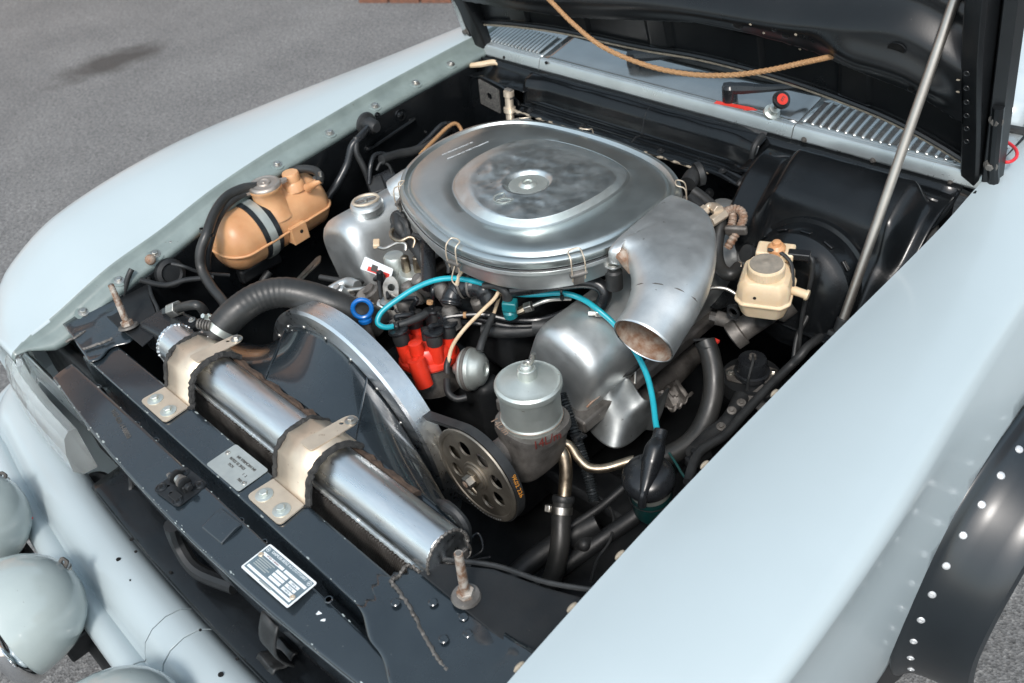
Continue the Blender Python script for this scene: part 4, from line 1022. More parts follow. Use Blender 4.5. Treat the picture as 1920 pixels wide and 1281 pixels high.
mb = MB(); mb.box((0, .70, .34), (.80, .10, .07)); mb.build('cross_member', M['blackm'], P, bevel=.012)
# ledge under the cowl: dull glossy metal that slopes forward
def ledge(x0, x1, z0, z1, ya, yb):
    mb = MB(); mb.grid(lambda u, v: V(lerp(x0, x1, u), lerp(ya, yb, v), lerp(z0, z1, v)-.012*math.sin(v*3.1)+.002*noise.noise(V(u*12, v*5, x0))), 24, 8)
    return mb.build('cowl_ledge', M['black'], fw, smooth=60, solid=.002)
ledge(.24, .665, .932, .895, 1.333, 1.225); ledge(-.665, -.44, .932, .90, 1.333, 1.262)
# heater plenum panel in the middle
def plen(u, v):
    x = lerp(-.452, .252, u)
    prf = [(1.330, .932), (1.318, .930), (1.300, .924), (1.290, .908), (1.286, .890), (1.280, .872), (1.268, .868), (1.262, .872), (1.254, .873), (1.246, .868), (1.240, .866), (1.232, .866), (1.228, .860)]
    t = v*(len(prf)-1); a = min(int(t), len(prf)-2); k = t-a
    y, z = lerp(prf[a][0], prf[a+1][0], k), lerp(prf[a][1], prf[a+1][1], k)
    e = ss(u, 0, .10)*(1-ss(u, .88, 1)); d = (1-e)
    return V(x, y-.02*d*(v < .6)*(1-v), z-.012*d*ss(v, .2, .6)+.0018*noise.noise(V(x*15, v*8, 4)))
mb = MB(); mb.grid(plen, 70, 48); pn_ = mb.build('plenum_panel', M['black'], P, smooth=60, solid=.002, label='pressed glossy black panel between air cleaner and cowl')
mb = MB(); mb.tube([V(lerp(-.44, .20, i/20), 1.272, .872+.001*math.sin(i)) for i in range(21)], .0038, 8, 2); mb.build('pressed_rib', M['black'], pn_)
mb = MB(); mb.tube([V(lerp(-.44, .235, i/20), 1.250, .871) for i in range(21)], .003, 8, 2); mb.build('pressed_rib', M['black'], pn_)
mb = MB(); mb.tube([V(lerp(-.45, .16, i/80), 1.229+random.uniform(-.0012, .0012), .860+random.uniform(-.0012, .0012)) for i in range(81)], lambda t: .0028+.0012*math.sin(t*90), 6, 1, smooth=False); mb.build('sealant_bead', M['seal'], pn_)
mb = MB(); mb.tube([plen(.985, v/16)+V(0, 0, .004) for v in range(17)], .008, 8, 2); mb.build('end_strap', M['blackm'], pn_)
for x in (-.40, -.22, .02, .19): place_bolt(V(x, 1.240, .868), (0, -.2, 1), pn_, 'screw', 'blackm', .7)
mb = MB(); mb.tube([plen(.55, v/14*.75+.1)+V(0, -.001, .0008) for v in range(15)], [.0012, .004, .003], 6, 1); mb.build('overspray_streak', M['blackm'], pn_)
# left corner cover with an oval blank and a speckled patch
pts = rpoly([(-.655, .64), (-.455, .64), (-.452, .868), (-.50, .898), (-.60, .915), (-.648, .885)], [.01, .01, .03, .05, .05, .05], 6)
mb = MB(); mb.plate(pts, [], .004, FR((0, 1.262, 0), (0, -1, 0), (1, 0, 0)) if False else Matrix(((1, 0, 0, 0), (0, 0, -1, 1.262), (0, 1, 0, 0), (0, 0, 0, 1)))); cc = mb.build('bulkhead_cover', M['black'], P, smooth=30, bevel=.002, label='black bulkhead cover with an oval blank and a speckled patch')
mb = MB(); mb.tube([V(x, 1.257, z) for x, z in pts], .0035, 6, 1, closed=True); mb.build('rolled_edge', M['black'], cc)
oc = A(856, 183, y=1.258); mb = MB(); mb.lathe([(.052, 0), (.052, .004), (.049, .006), (.046, .005), (0, .005)], FR(oc, (0, -1, 0), (1, 0, 0)) @ Matrix.Diagonal((.75, 1.15, 1, 1)), 40); ov = mb.build('oval_blank', M['black'], cc, smooth=40)
for a in range(4):
    an = .7+a*1.6; place_bolt(oc+V(.030*math.cos(an), -.005, .045*math.sin(an)), (0, -1, 0), ov, 'screw', 'castdark', .45)
M['patch'] = mk('speckled_sound_patch', (.02, .02, .02), (.16, .15, .135), 330, rough=.8, thr=(.40, .66), bump=.3)
pc = A(919, 180, y=1.257); mb = MB(); mb.plate(rpoly([(-.040, -.030), (.036, -.042), (.040, .026), (-.036, .042)], .004), [circ(.010, 14, (0, 0))], .003, Matrix(((1, 0, 0, pc.x), (0, 0, -1, pc.y), (0, 1, 0, pc.z), (0, 0, 0, 1)))); mb.build('sound_patch', M['patch'], cc, smooth=0)
f0 = A(957, 225, y=1.225); mb = MB(); mb.lathe([(.011, -.07), (.011, .02), (.016, .022), (.016, .034), (.011, .036), (.011, .062), (.014, .064), (.014, .078), (.008, .080)], FR(f0, (-.02, .1, 1)), 16); pf = mb.build('pipe_fitting', M['gold'], P, smooth=30, label='upright zinc pipe fitting at the bulkhead')
mb = MB(); mb.box((0, 0, .07), (.022, .012, .028), FR(f0, (-.02, .1, 1))); mb.build('fitting_clip', M['castdark'], pf, bevel=.002)
# wooden-looking peg lying on the left ledge
mb = MB(); mb.tube([A(880, 123, z=.925), A(900, 121, z=.928), A(925, 117, z=.93), A(934, 121, z=.925)], [.006, .008, .008, .004], 8, 6); o = mb.build('peg', M['tan'], None); tag(o, 'small tan peg lying on the ledge below the cowl', 'peg')
# dome over the pedal box on the right
def dome(u, v):
    x = lerp(.262, .662, u); y = lerp(1.325, 1.035, v)
    e = ss(u, .14, .27)*(1-ss(u, .84, .95)); f = ss(v, .13, .25)*(1-ss(v, .52, .64))
    z = lerp(.918, .80, ss(v, .1, .95))-.10*ss(v, .62, 1)
    z += .052*e*f-.03*(1-e)*ss(v, .3, .8)
    return V(x, y, z+.0022*noise.noise(V(x*16, y*16, 5)))
mb = MB(); mb.grid(dome, 60, 50); dm = mb.build('pedal_box_dome', M['black'], P, smooth=80, solid=.003, label='pressed glossy black dome behind the brake booster')
mb = MB(); mb.tube([dome(lerp(.05, .95, i/24), .16+.02*math.sin(i*1.7))+V(0, 0, .003) for i in range(25)], .0035, 6, 2); mb.build('folded_seam', M['black'], dm)
place_bolt(A(1331, 362, y=1.29), (0, -1, .2), fw, 'bolt', 'blackm', .9)
# left wing wiring and small parts
def hose(pts, r, mat, name, parent, label=None, seg=12, n=8):
    mb = MB(); mb.tube(AZ(pts) if isinstance(pts[0], tuple) else pts, r, seg, n); return mb.build(name, M[mat], parent, label=label)
gr = A(686, 232, x=-.648); mb = MB(); mb.lathe([(.030, 0), (.028, .006), (.020, .010), (.018, .035), (.012, .045)], FR(gr, (1, 0, 0)), 20); loom = mb.build('wiring_loom', M['rubber'], P, label='taped black wiring loom along the dark inner wing')
def LX(pts): return [A(a, b, x=c) for a, b, c in pts]
hose(LX([(690, 240, -.62), (675, 258, -.60), (660, 275, -.60), (650, 310, -.60), (632, 345, -.60), (612, 375, -.61), (596, 400, -.62)]), .010, 'plastic', 'loom_branch', loom)
hose(LX([(668, 258, -.60), (668, 285, -.59), (680, 310, -.58), (692, 340, -.57), (705, 380, -.55)]), .008, 'rubber', 'loom_branch', loom)
hose(LX([(860, 262, -.57), (835, 232, -.56), (800, 262, -.56), (770, 285, -.56), (735, 290, -.57), (705, 290, -.57), (695, 310, -.56), (692, 345, -.55)]), .006, 'plastic', 'loom_branch', loom)
hose(LX([(845, 235, -.57), (815, 262, -.56), (780, 282, -.56), (745, 290, -.56), (715, 300, -.55)]), .012, 'rubber', 'loom_branch', loom)
hose(LX([(788, 290, -.50), (815, 262, -.52), (840, 238, -.53), (855, 232, -.53), (865, 245, -.52), (862, 262, -.50)]), .005, 'cordm', 'tan_wire', loom)
hose(LX([(706, 320, -.55), (715, 305, -.55), (730, 312, -.54), (738, 338, -.53)]), .004, 'rubber', 'loom_branch', loom)
hose(LX([(700, 330, -.56), (706, 350, -.55), (702, 375, -.55)]), .004, 'rubber', 'loom_branch', loom)
q = A(730, 345, x=-.53); mb = MB(); mb.box((0, 0, 0), (.05, .07, .02), FR(q, (.4, -.3, .8), (.3, 1, 0))); cn = mb.build('connector_block', M['plastic'], loom, bevel=.003)
mb = MB()
for k in range(4):
    a = k*math.pi/4; fm = FR(q, (.4, -.3, .8), (.3, 1, 0)); mb.box((0, 0, .0105), (.06, .002, .002), fm @ Matrix.Rotation(a, 4, 'Z'))
mb.build('connector_rib', M['plastic'], cn, kind='stuff')
q = A(708, 352, x=-.54); mb = MB(); mb.box((0, 0, 0), (.04, .05, .03), FR(q, (.3, -.3, .9), (.5, 1, 0))); mb.build('connector_block', M['rubber'], loom, bevel=.004)
l0, l1 = A(693, 278, x=-.647), A(768, 227, x=-.647)
mb = MB(); mb.tube([l0, lerp(l0, l1, .02)+V(.012, 0, .004), lerp(l0, l1, .98)+V(.012, 0, .004), l1], .005, 8, 3); mb.build('wing_stay', M['black'], WL)
for px, py, r in ((750, 216, .018), (690, 280, .014), (707, 216, .008), (798, 248, .008)):
    q = A(px, py, x=-.649); mb = MB(); mb.lathe([(r, 0), (r*.9, .004), (r*.6, .003), (r*.4, .006), (0, .007)], FR(q, (1, 0, 0)), 20); mb.build('grommet', M['black'], WL)
q = A(282, 487, x=-.648); mb = MB(); mb.sphere(q, .012, 1, 1, 1); mb.build('grommet', M['rust'], WL)
q = A(318, 512, x=-.64); mb = MB(); mb.lathe([(.035, 0), (.033, .012), (.024, .016), (.020, .010), (0, .010)], FR(q, (1, 0, .3)), 24); hn = mb.build('horn', M['blackm'], P, label='round black horn low on the inner wing by the hood pin')
hose(LX([(322, 495, -.60), (345, 500, -.58), (380, 512, -.57), (430, 516, -.56)]), .004, 'rubber', 'horn_wire', hn)
hose(LX([(262, 525, -.60), (310, 535, -.58), (350, 525, -.57), (400, 520, -.55)]), .006, 'rubber', 'horn_wire', hn)
hose(LX([(200, 620, -.66), (228, 560, -.655), (240, 520, -.65), (247, 505, -.65)]), .006, 'rubber', 'wing_seal', WL)
# things low on the right inner wing
q = A(1410, 690, z=.625)
sb = MB(); sb.lathe([(.062, -.03), (.060, .0), (.030, .0)], FR(q-V(0, 0, .02), (0, 0, 1)), 28); bx = sb.build('damper_mount', M['blackm'], P, smooth=30, label='black ribbed rubber cap on a bolted plate')
mb = MB(); mb.plate(rpoly([(-.050, -.018), (-.018, -.030), (.034, -.026), (.052, -.012), (.052, .012), (.018, .028), (-.034, .026), (-.052, .012)], .006), [], .004, FR(q-V(0, 0, .018), (0, 0, 1), (.8, .6, 0))); mb.build('mount_plate', M['castdark'], bx, bevel=.001)
mb = MB()
prof = [(.036, -.016), (.036, -.006), (.031, -.004), (.031, .0), (.030, .004), (.030, .018), (.028, .024), (.010, .026), (0, .026)]
secs = []
for (r, h) in prof: secs.append([FR(q, (0, 0, 1)) @ V((r*(1-.03*(i % 2)*(h > 0)))*math.cos(2*math.pi*i/60), (r*(1-.03*(i % 2)*(h > 0)))*math.sin(2*math.pi*i/60), h) for i in range(60)])
mb.loft(secs); mb.build('rubber_cap', M['plastic'], bx, smooth=30)
for a in (.65, 3.8): place_bolt(q+V(.042*math.cos(a), .042*math.sin(a), -.013), (0, 0, 1), bx, 'nut', 'steel', .75)
mb = MB(); mb.tube([q+V(0, 0, .034), q+V(.01, -.015, .030), q+V(.016, -.038, .0), q+V(.02, -.045, -.05)], .0028, 8, 6); mb.build('strap', M['rubber'], bx)
mb = MB(); mb.lathe([(.008, 0), (.007, .008), (0, .010)], FR(q+V(0, 0, .026), (0, 0, 1)), 12); mb.build('cap_nut', M['castdark'], bx)
mb = MB(); mb.plate([(-.02, -.02), (.03, -.03), (.04, .01), (-.01, .03)], [], .003, FR(A(1422, 745, z=.60), (.1, -.2, 1))); mb.build('corner_plate', M['castdark'], bx, smooth=0)
# black lumps and cables along the right inner wing
WR_ = [( (1505, 655), .70), ((1480, 690), .66), ((1440, 720), .64)]
cab = hose([(1540, 632, .70), (1515, 650, .70), (1500, 668, .69), (1480, 688, .67), (1445, 722, .66), (1400, 770, .65), (1360, 815, .65), (1310, 850, .655), (1290, 905, .66)], .009, 'rubber', 'wing_cable', P, 'black cable bundle along the wing edge')
hose([(1512, 500, .80), (1520, 545, .77), (1515, 590, .74), (1495, 630, .71), (1488, 672, .68)], .0045, 'rubber', 'cable_branch', cab)
hose([(1390, 745, .60), (1365, 790, .60), (1330, 820, .60), (1300, 850, .62)], .016, 'rubber', 'cable_branch', cab)
hose([(1350, 735, .55), (1385, 742, .58), (1405, 735, .60)], .010, 'rubber', 'cable_branch', cab)
for px, py, z, s_ in ((1385, 765, .60, .022), (1362, 790, .60, .020), (1315, 850, .62, .026), (1300, 866, .62, .022), (1440, 742, .62, .020), (1570, 640, .70, .016)):
    q = A(px, py, z=z); mb = MB(); mb.box((0, 0, 0), (s_*1.3, s_, s_*.9), FR(q, (random.uniform(-.3, .3), random.uniform(-.3, .3), 1), (random.uniform(.3, 1), 1, 0))); mb.build('connector_block', M['blackm'], cab, bevel=.005)
for px, py, z in ((1372, 770, .618), (1390, 755, .615), (1352, 800, .615)):
    place_bolt(A(px, py, z=z), (.2, -.2, 1), cab, 'nut', 'castdark', .7)
q = A(1262, 742, z=.53); mb = MB(); mb.grid(lambda u, v: q+V(.06*(u-.5), .07*(v-.5), .02*noise.noise(V(u*5, v*5, 2))+.01*math.sin(u*6)), 12, 12); mb.build('torn_heat_foil', M['castdark'], WR, solid=.002)
# chassis parts seen deep on the right
hose([(945, 1100, .45), (1000, 1050, .46), (1060, 1010, .48), (1120, 980, .50)], .022, 'blackm', 'steering_arm', P, None)
q = A(1095, 1020, z=.47); mb = MB(); mb.lathe([(.022, -.02), (.024, .0), (.020, .014), (.013, .020), (.011, .026), (.006, .030), (0, .031)], FR(q, (.5, -.5, .7)), 20); mb.build('ball_joint', M['rubber'], P)
hose([(1050, 1000, .50), (1120, 955, .52), (1180, 905, .55), (1240, 850, .57)], .008, 'blackm', 'bay_cable', P)
hose([(1115, 925, .50), (1148, 960, .50), (1145, 1010, .50), (1120, 1050, .50), (1108, 1090, .52)], .003, 'rubber', 'bay_cable', P)
hose([(990, 1110, .42), (1060, 1060, .45), (1130, 1010, .48), (1200, 960, .52), (1250, 900, .55)], .016, 'blackm', 'bay_cable', P)
# ================================================================ engine and its ancillaries
mb = MB(); mb.box((-.03, .84, .42), (.34, .56, .30)); mb.build('engine_block', M['blackm'], P, bevel=.03, seg=3)
mb = MB(); mb.box((-.03, .57, .55), (.30, .06, .26)); mb.build('timing_cover', M['blackm'], P, bevel=.02, seg=3)
mb = MB(); mb.box((-.03, .86, .70), (.24, .44, .14)); mb.build('intake_manifold', M['blackm'], P, bevel=.025, seg=3)
# ---- air cleaner: lid outline measured on the rim plane
ZL = .972
RIM = [(750, 355), (756, 325), (775, 300), (805, 277), (845, 255), (895, 236), (950, 227), (1010, 229), (1080, 243), (1150, 263), (1210, 287), (1250, 311), (1272, 338), (1276, 358), (1266, 380), (1232, 409), (1192, 437), (1150, 459), (1100, 477), (1050, 488), (1000, 493), (950, 491), (900, 481), (850, 462), (810, 436), (780, 406), (760, 380)]
DOM = [(848, 352), (858, 325), (885, 300), (925, 278), (970, 264), (1020, 262), (1080, 274), (1135, 294), (1170, 315), (1180, 333), (1168, 354), (1135, 379), (1090, 404), (1045, 422), (1000, 431), (955, 430), (912, 420), (880, 402), (858, 378)]
TOPO = [(880, 345), (893, 318), (920, 296), (960, 283), (1010, 281), (1070, 292), (1125, 310), (1152, 328), (1150, 342), (1125, 362), (1085, 384), (1040, 402), (990, 411), (945, 406), (910, 392), (888, 370)]
AC = A(990, 345, z=.995)
def polar(pts, z):
    Q = spline([A(px, py, z=z) for px, py in pts], 10, True); out = []
    pa = [(math.atan2(q.y-AC.y, q.x-AC.x), math.hypot(q.x-AC.x, q.y-AC.y)) for q in Q]
    pa.sort(); pa = [(pa[-1][0]-2*math.pi, pa[-1][1])]+pa+[(pa[0][0]+2*math.pi, pa[0][1])]
    def f(a):
        a = (a+math.pi) % (2*math.pi)-math.pi
        for i in range(len(pa)-1):
            if pa[i][0] <= a <= pa[i+1][0]: return lerp(pa[i][1], pa[i+1][1], (a-pa[i][0])/max(1e-9, pa[i+1][0]-pa[i][0]))
        return pa[-1][1]
    return f
fR, fD, fT = polar(RIM, ZL), polar(DOM, ZL+.008), polar(TOPO, ZL+.026)
NA = 180
def aring(f, k, z):
    return [V(AC.x+(f(2*math.pi*i/NA)*k if not isinstance(k, tuple) else f(2*math.pi*i/NA)+k[0])*math.cos(2*math.pi*i/NA), AC.y+(f(2*math.pi*i/NA)*k if not isinstance(k, tuple) else f(2*math.pi*i/NA)+k[0])*math.sin(2*math.pi*i/NA), z) for i in range(NA)]
def blend(t):
    return lambda a: lerp(fR(a)-.030, fD(a), t)
mb = MB()
mb.loft([aring(fR, (-.004,), ZL-.016), aring(fR, (0,), ZL-.014), aring(fR, (.002,), ZL-.006), aring(fR, (.001,), ZL), aring(fR, (-.004,), ZL+.004), aring(fR, (-.010,), ZL+.004), aring(fR, (-.014,), ZL), aring(fR, (-.017,), ZL-.003), aring(fR, (-.021,), ZL-.002), aring(fR, (-.025,), ZL+.004), aring(fR, (-.030,), ZL+.0065),
         aring(blend(.3), 1, ZL+.008), aring(blend(.65), 1, ZL+.0085), aring(blend(.97), 1, ZL+.0085), aring(fD, (.001,), ZL+.0080), aring(fD, (-.002,), ZL+.0085), aring(fD, (-.006,), ZL+.0115)], cap=(False, False))
lid = mb.build('air_cleaner', M['alulid'], P, smooth=40, label='large pressed metal air cleaner with a rounded square lid')
mb = MB()
def dblend(t): return lambda a: lerp(fD(a)-.006, fT(a), t)
cr_ = .040
def toc(t): return lambda a: lerp(fT(a), .050, t)
rings = [aring(fD, (-.0055,), ZL+.0112), aring(dblend(.35), 1, ZL+.0165), aring(dblend(.7), 1, ZL+.0225), aring(dblend(.9), 1, ZL+.025), aring(fT, 1, ZL+.0258)]
for t in (.08, .16, .24, .32, .40, .48, .56, .64, .72, .80, .88, .94, 1.0):
    r = aring(toc(t), 1, ZL+.0262)
    for q in r:
        q.z += .0030*noise.noise(V(q.x*24, q.y*24, 1.3))*min(1, t*3)+.0028*max(0, 1-abs(noise.noise(V(q.x*13, q.y*16, 7)))*9)*ss(t, .1, .35)*(1-ss(t, .8, 1))*ss(noise.noise(V(q.x*8, q.y*8, 2)), -.05, .25)+.0012*noise.noise(V(q.x*80, q.y*60, 4))*min(1, t*3)+.003*math.exp(-(((q.x-AC.x)**2+(q.y-AC.y)**2)**.5-.050)**2/.00012)
    rings.append(r)
rings += [[V(AC.x+r*math.cos(2*math.pi*i/NA), AC.y+r*math.sin(2*math.pi*i/NA), ZL+z) for i in range(NA)] for r, z in ((.0445, .0265), (.041, .0215), (.040, .0205))]
mb.loft(rings, cap=(False, True)); mb.build('lid_dome', M['aludome'], lid, smooth=50)
mb = MB(); mb.lathe([(.039, .0208), (.039, .0225), (.036, .0232), (.019, .0228), (.016, .026), (.013, .0285), (.009, .0285), (.0075, .025), (.0045, .025), (.004, .0275), (0, .0275)], FR((AC.x, AC.y, ZL), (0, 0, 1)), 48); mb.build('centre_disc', M['can'], lid, smooth=30)
bm_ = FR(A(945, 371, z=ZL+.0275), (0, 0, 1), V(.74, .67, 0))
star((0, 0), .0190, 'can', lid, .0004, bm_, .0009)
for i, (t, px, py) in enumerate((('A 617 094 00 02  FILTER 617 094', 858, 279), ('BOSCH 0 450 133  MADE IN W-GERMANY', 878, 282))):
    q = A(px, py, z=ZL+.008); text_part(t, .0058, FR(q+V(0, 0, .0008), (0, 0, 1), A(px+62, py-26, z=ZL+.008)-q), M['white'], lid, depth=.0001)
# lower pan
mb = MB(); mb.loft([aring(fR, (-.002,), ZL-.018), aring(fR, (.004,), ZL-.020), aring(fR, (.004,), ZL-.026), aring(fR, (-.003,), ZL-.028), aring(fR, (-.008,), ZL-.060), aring(fR, (-.016,), ZL-.070), aring(fR, (-.05,), ZL-.074)], cap=(False, True))
pan = mb.build('cleaner_pan', M['cast'], lid, smooth=35)
mb = MB(); mb.loft([aring(fR, (.003,), ZL-.0145), aring(fR, (.0045,), ZL-.0165), aring(fR, (.003,), ZL-.0185)], cap=(False, False)); mb.build('rubber_seal', M['rubber'], lid)
# spring clips
def rim_at(px, py):
    q = A(px, py, z=ZL); a = math.atan2(q.y-AC.y, q.x-AC.x); return a
for px, py in ((840, 470), (1085, 490), (752, 352), (1276, 352), (985, 228), (1100, 246)):
    a = rim_at(px, py); r = fR(a); d = V(math.cos(a), math.sin(a), 0); t = V(-math.sin(a), math.cos(a), 0); c = V(AC.x, AC.y, 0)+d*r
    mb = MB(); mb.tube([c-t*.012+d*.008+V(0, 0, ZL-.045), c-t*.013+d*.011+V(0, 0, ZL-.02), c-t*.012+d*.007+V(0, 0, ZL+.004), c-t*.010-d*.008+V(0, 0, ZL+.011), c+t*.010-d*.008+V(0, 0, ZL+.011), c+t*.012+d*.007+V(0, 0, ZL+.004), c+t*.013+d*.011+V(0, 0, ZL-.02), c+t*.012+d*.008+V(0, 0, ZL-.045)], .0014, 6, 5); cp = mb.build('spring_clip', M['gold'], lid)
    mb = MB(); mb.cyl(c-t*.016+d*.008+V(0, 0, ZL-.032), c+t*.016+d*.008+V(0, 0, ZL-.032), .0045); mb.box((0, 0, 0), (.004, .020, .026), FR(c+d*.006+V(0, 0, ZL-.040), (0, 0, 1), d)); mb.build('clip_base', M['castdark'], cp)
    if px == 840:
        mb = MB(); mb.tube([c+d*.010+t*.004+V(0, 0, ZL-.036), c+d*.018-t*.002+V(0, 0, ZL-.065), c+d*.016+t*.010+V(0, 0, ZL-.075), c+d*.010+t*.014+V(0, 0, ZL-.045)], .0014, 6, 6); mb.build('clip_hook', M['gold'], cp)
# mounting ear
e0 = A(1150, 497, z=.925); mb = MB(); mb.plate(rpoly([(-.075, .03), (.010, .016), (.018, 0), (.010, -.016), (-.075, -.012)], .008), [], .0035, FR(e0, (0, 0, 1), V(.75, .1, 0))); er = mb.build('mounting_ear', M['cast'], lid, smooth=30, bevel=.001)
place_bolt(e0+V(0, 0, .004), (0, 0, 1), er, 'nut', 'steel', 1.0)
mb = MB(); mb.lathe([(.016, -.05), (.016, -.014), (.012, -.010), (.012, 0)], FR(e0, (0, 0, 1)), 18); mb.build('rubber_mount', M['rubber'], er)
# intake snorkel: flat box that turns down into a round mouth
SN = [((1205, 428), .958, .110, .022, 0), ((1236, 440), .957, .100, .026, 0), ((1257, 474), .950, .080, .034, 0), ((1258, 525), .935, .068, .043, 0), ((1245, 570), .918, .060, .050, 0), ((1226, 608), .902, .055, .053, 0), ((1206, 640), .890, .055, .054, 0)]
def snorkel_secs():
    cs = [A(p[0], p[1], z=z) for p, z, _, _, _ in SN]
    Q = spline(cs, 8); out = []
    for i, q in enumerate(Q):
        u = i/(len(Q)-1)*(len(SN)-1); k = min(int(u), len(SN)-2); f = u-k
        hw, hh = lerp(SN[k][2], SN[k+1][2], f), lerp(SN[k][3], SN[k+1][3], f)
        t = (Q[min(i+1, len(Q)-1)]-Q[max(i-1, 0)]).normalized()
        sx = V(t.y, -t.x, 0).normalized(); up = sx.cross(t).normalized()
        if up.z < 0: up = -up
        ex = lerp(.45, 1.0, ss(u, 1, 4.5)); sec = []
        for j in range(40):
            a = 2*math.pi*j/40; c, s_ = math.cos(a), math.sin(a)
            sec.append(q+sx*hw*math.copysign(abs(c)**ex, c)+up*hh*math.copysign(abs(s_)**ex, s_))
        out.append(sec)
    return out
_ss = snorkel_secs()
mb = MB(); mb.loft(_ss, cap=(False, False)); sn = mb.build('intake_snorkel', M['cast'], lid, smooth=60, solid=.0016, off=-1)
mb = MB(); mb.loft([[lerp(sum(q, V(0, 0, 0))/len(q), p, .972) for p in q] for q in _ss[22:]], cap=(True, False)); mb.build('mouth_lining', M['rust'], sn, smooth=60)
mb = MB(); q = _ss[31]; mb.tube([p for p in q], lambda t: .0012+.0012*math.sin(t*90)**2, 6, 1, smooth=False, closed=False); mb.build('weld_seam', M['castdark'], sn)
mb = MB(); mb.tube([q for q in _ss[-1]], .0014, 6, 1, smooth=False, closed=True); mb.build('mouth_lip', M['alu'], sn)
a0 = A(1165, 478, z=.962); a1 = A(1178, 497, z=.94); mb = MB(); mb.tube([A(1150, 470, z=.955), a0, a1, A(1184, 512, z=.925)], [.008, .012, .010, .005], 10, 6); mb.build('rusty_joint', M['rust'], sn)

# ---- cam covers
def camcover(pts, y0, y1, tilt, cx, cz, w, h, label, r=.03):
    base = rpoly([(-w/2, -h/2), (w/2, -h/2), (w/2, h/2), (-w/2, h/2)], [.012, .012, h*.5, h*.5], 8)
    ct, st = math.cos(tilt), math.sin(tilt); mb = MB(); secs = []
    for yy, k in ((y0, .78), (y0+.004, .87), (y0+.012, .94), (y0+.024, .985), (y0+.040, 1.0), (y1, 1.0)):
        secs.append([V(cx+(a*k)*ct-(b*k-(1-k)*h*.25)*st, yy, cz+(a*k)*st+(b*k-(1-k)*h*.25)*ct) for a, b in base])
    mb.loft(secs); return mb.build('cam_cover', M['cast'], P, smooth=50, label=label)
cl_ = camcover(None, .600, 1.22, math.radians(20), -.395, .762, .155, .185, 'rounded cast cam cover carrying the oil filler cap')
cr_o = camcover(None, .640, 1.22, math.radians(-22), .235, .722, .170, .180, 'rounded cast cam cover beside the intake snorkel')
for o_, cx, s in ((cl_, -.395, -1), (cr_o, .235, 1)):
    mb = MB(); mb.box((cx*.97, .90, .655 if s < 0 else .63), (.17, .56, .03)); mb.build('cover_flange', M['castdark'], o_, bevel=.006)
oc = A(686, 377, z=.878); om = FR(oc, (.05, -.05, 1), (.5, 1, 0))
mb = MB(); mb.lathe([(.030, -.06), (.030, -.028), (.037, -.024), (.038, -.008), (.035, -.002), (.030, 0), (.028, -.003), (0, -.003)], om, 36); fc = mb.build('oil_filler_cap', M['cast'], cl_, smooth=30)
mb = MB(); mb.tube([om @ V(.029*math.cos(a), .020*math.sin(a), .003) for a in [i*math.pi*2/24 for i in range(24)]], .0035, 6, 1, closed=True); mb.build('cap_handle', M['gold'], fc)
mb = MB(); mb.box((0, 0, .002), (.05, .006, .004), om); mb.build('cap_bar', M['castdark'], fc, bevel=.001)
mb = MB(); mb.lathe([(.005, 0), (.005, .006), (0, .007)], om, 12); mb.build('cap_screw', M['steel'], fc)
# lighter casting behind the cap, going under the air cleaner
hose([(745, 365, .84), (775, 345, .86), (830, 320, .86)], .040, 'cast', 'breather_tube', cl_)
# metal bracket under the front of the cover
q = A(575, 522, z=.70); mb = MB(); mb.plate(rpoly([(-.09, -.012), (.05, .018), (.062, .04), (.05, .044), (-.09, .0)], .006), [[(-.02, .006), (.03, .018), (.035, .026), (-.015, .012)]], .003, FR(q, (-.1, -.3, 1), V(.25, 1, 0))); mb.build('lifting_bracket', M['steel'], P, smooth=30, label='pale pressed bracket by the cam cover foot')

# ---- expansion tank
M['pinkcap'] = mk('tarnished_cap_metal', (.50, .44, .39), (.40, .34, .29), 40, metal=.8, rough=.36, rough2=.5, bump=.05)
t0, t1 = A(442, 452, z=.795), A(575, 372, z=.800)
ax = (t1-t0).normalized(); LT = (t1-t0).length; TR = .071
side = V(ax.y, -ax.x, 0).normalized()
prof = []
n0_ = 10
for i in range(n0_+1):
    a = math.pi/2*i/n0_; prof.append((TR*math.sin(a), -TR*.80*math.cos(a)))
prof += [(TR*1.005, LT*.3), (TR, LT*.6)]
for i in range(n0_+1):
    a = math.pi/2*(1-i/n0_); prof.append((TR*math.sin(a), LT+TR*.55*math.cos(a)))
tm = FR(t0, ax, side)
mb = MB(); mb.lathe(prof, tm, 56, cap=(False, False)); tank = mb.build('expansion_tank', M['orange'], P, smooth=60, label='tan plastic coolant expansion tank held by a strap')
# seam flange around the tank, in the tilted mid plane
mb = MB(); prf2 = [(r, h) for r, h in prof if r > .001]
tilt = math.radians(6)
lp = [tm @ V((r+.0035)*math.cos(tilt), (r+.0035)*math.sin(tilt), h) for r, h in prf2]+[tm @ V((r+.0035)*math.cos(tilt+math.pi), (r+.0035)*math.sin(tilt+math.pi), h) for r, h in prf2[::-1]]
mb.tube(lp, .0035, 8, 1, smooth=False, closed=True); mb.build('seam_flange', M['orange'], tank, smooth=60)
# strap and its rubber
for r0, r1, h0, h1, mt, nm in ((TR+.0005, TR+.004, LT*.20-.006, LT*.20+.040, 'rubberband', 'strap_rubber'), (TR+.0042, TR+.0062, LT*.20+.006, LT*.20+.026, 'can', 'strap')):
    mb = MB(); mb.lathe([(r0, h0), (r1, h0), (r1, h1), (r0, h1)], tm, 56, cap=(False, False)); mb.build(nm, M[mt], tank, smooth=30)
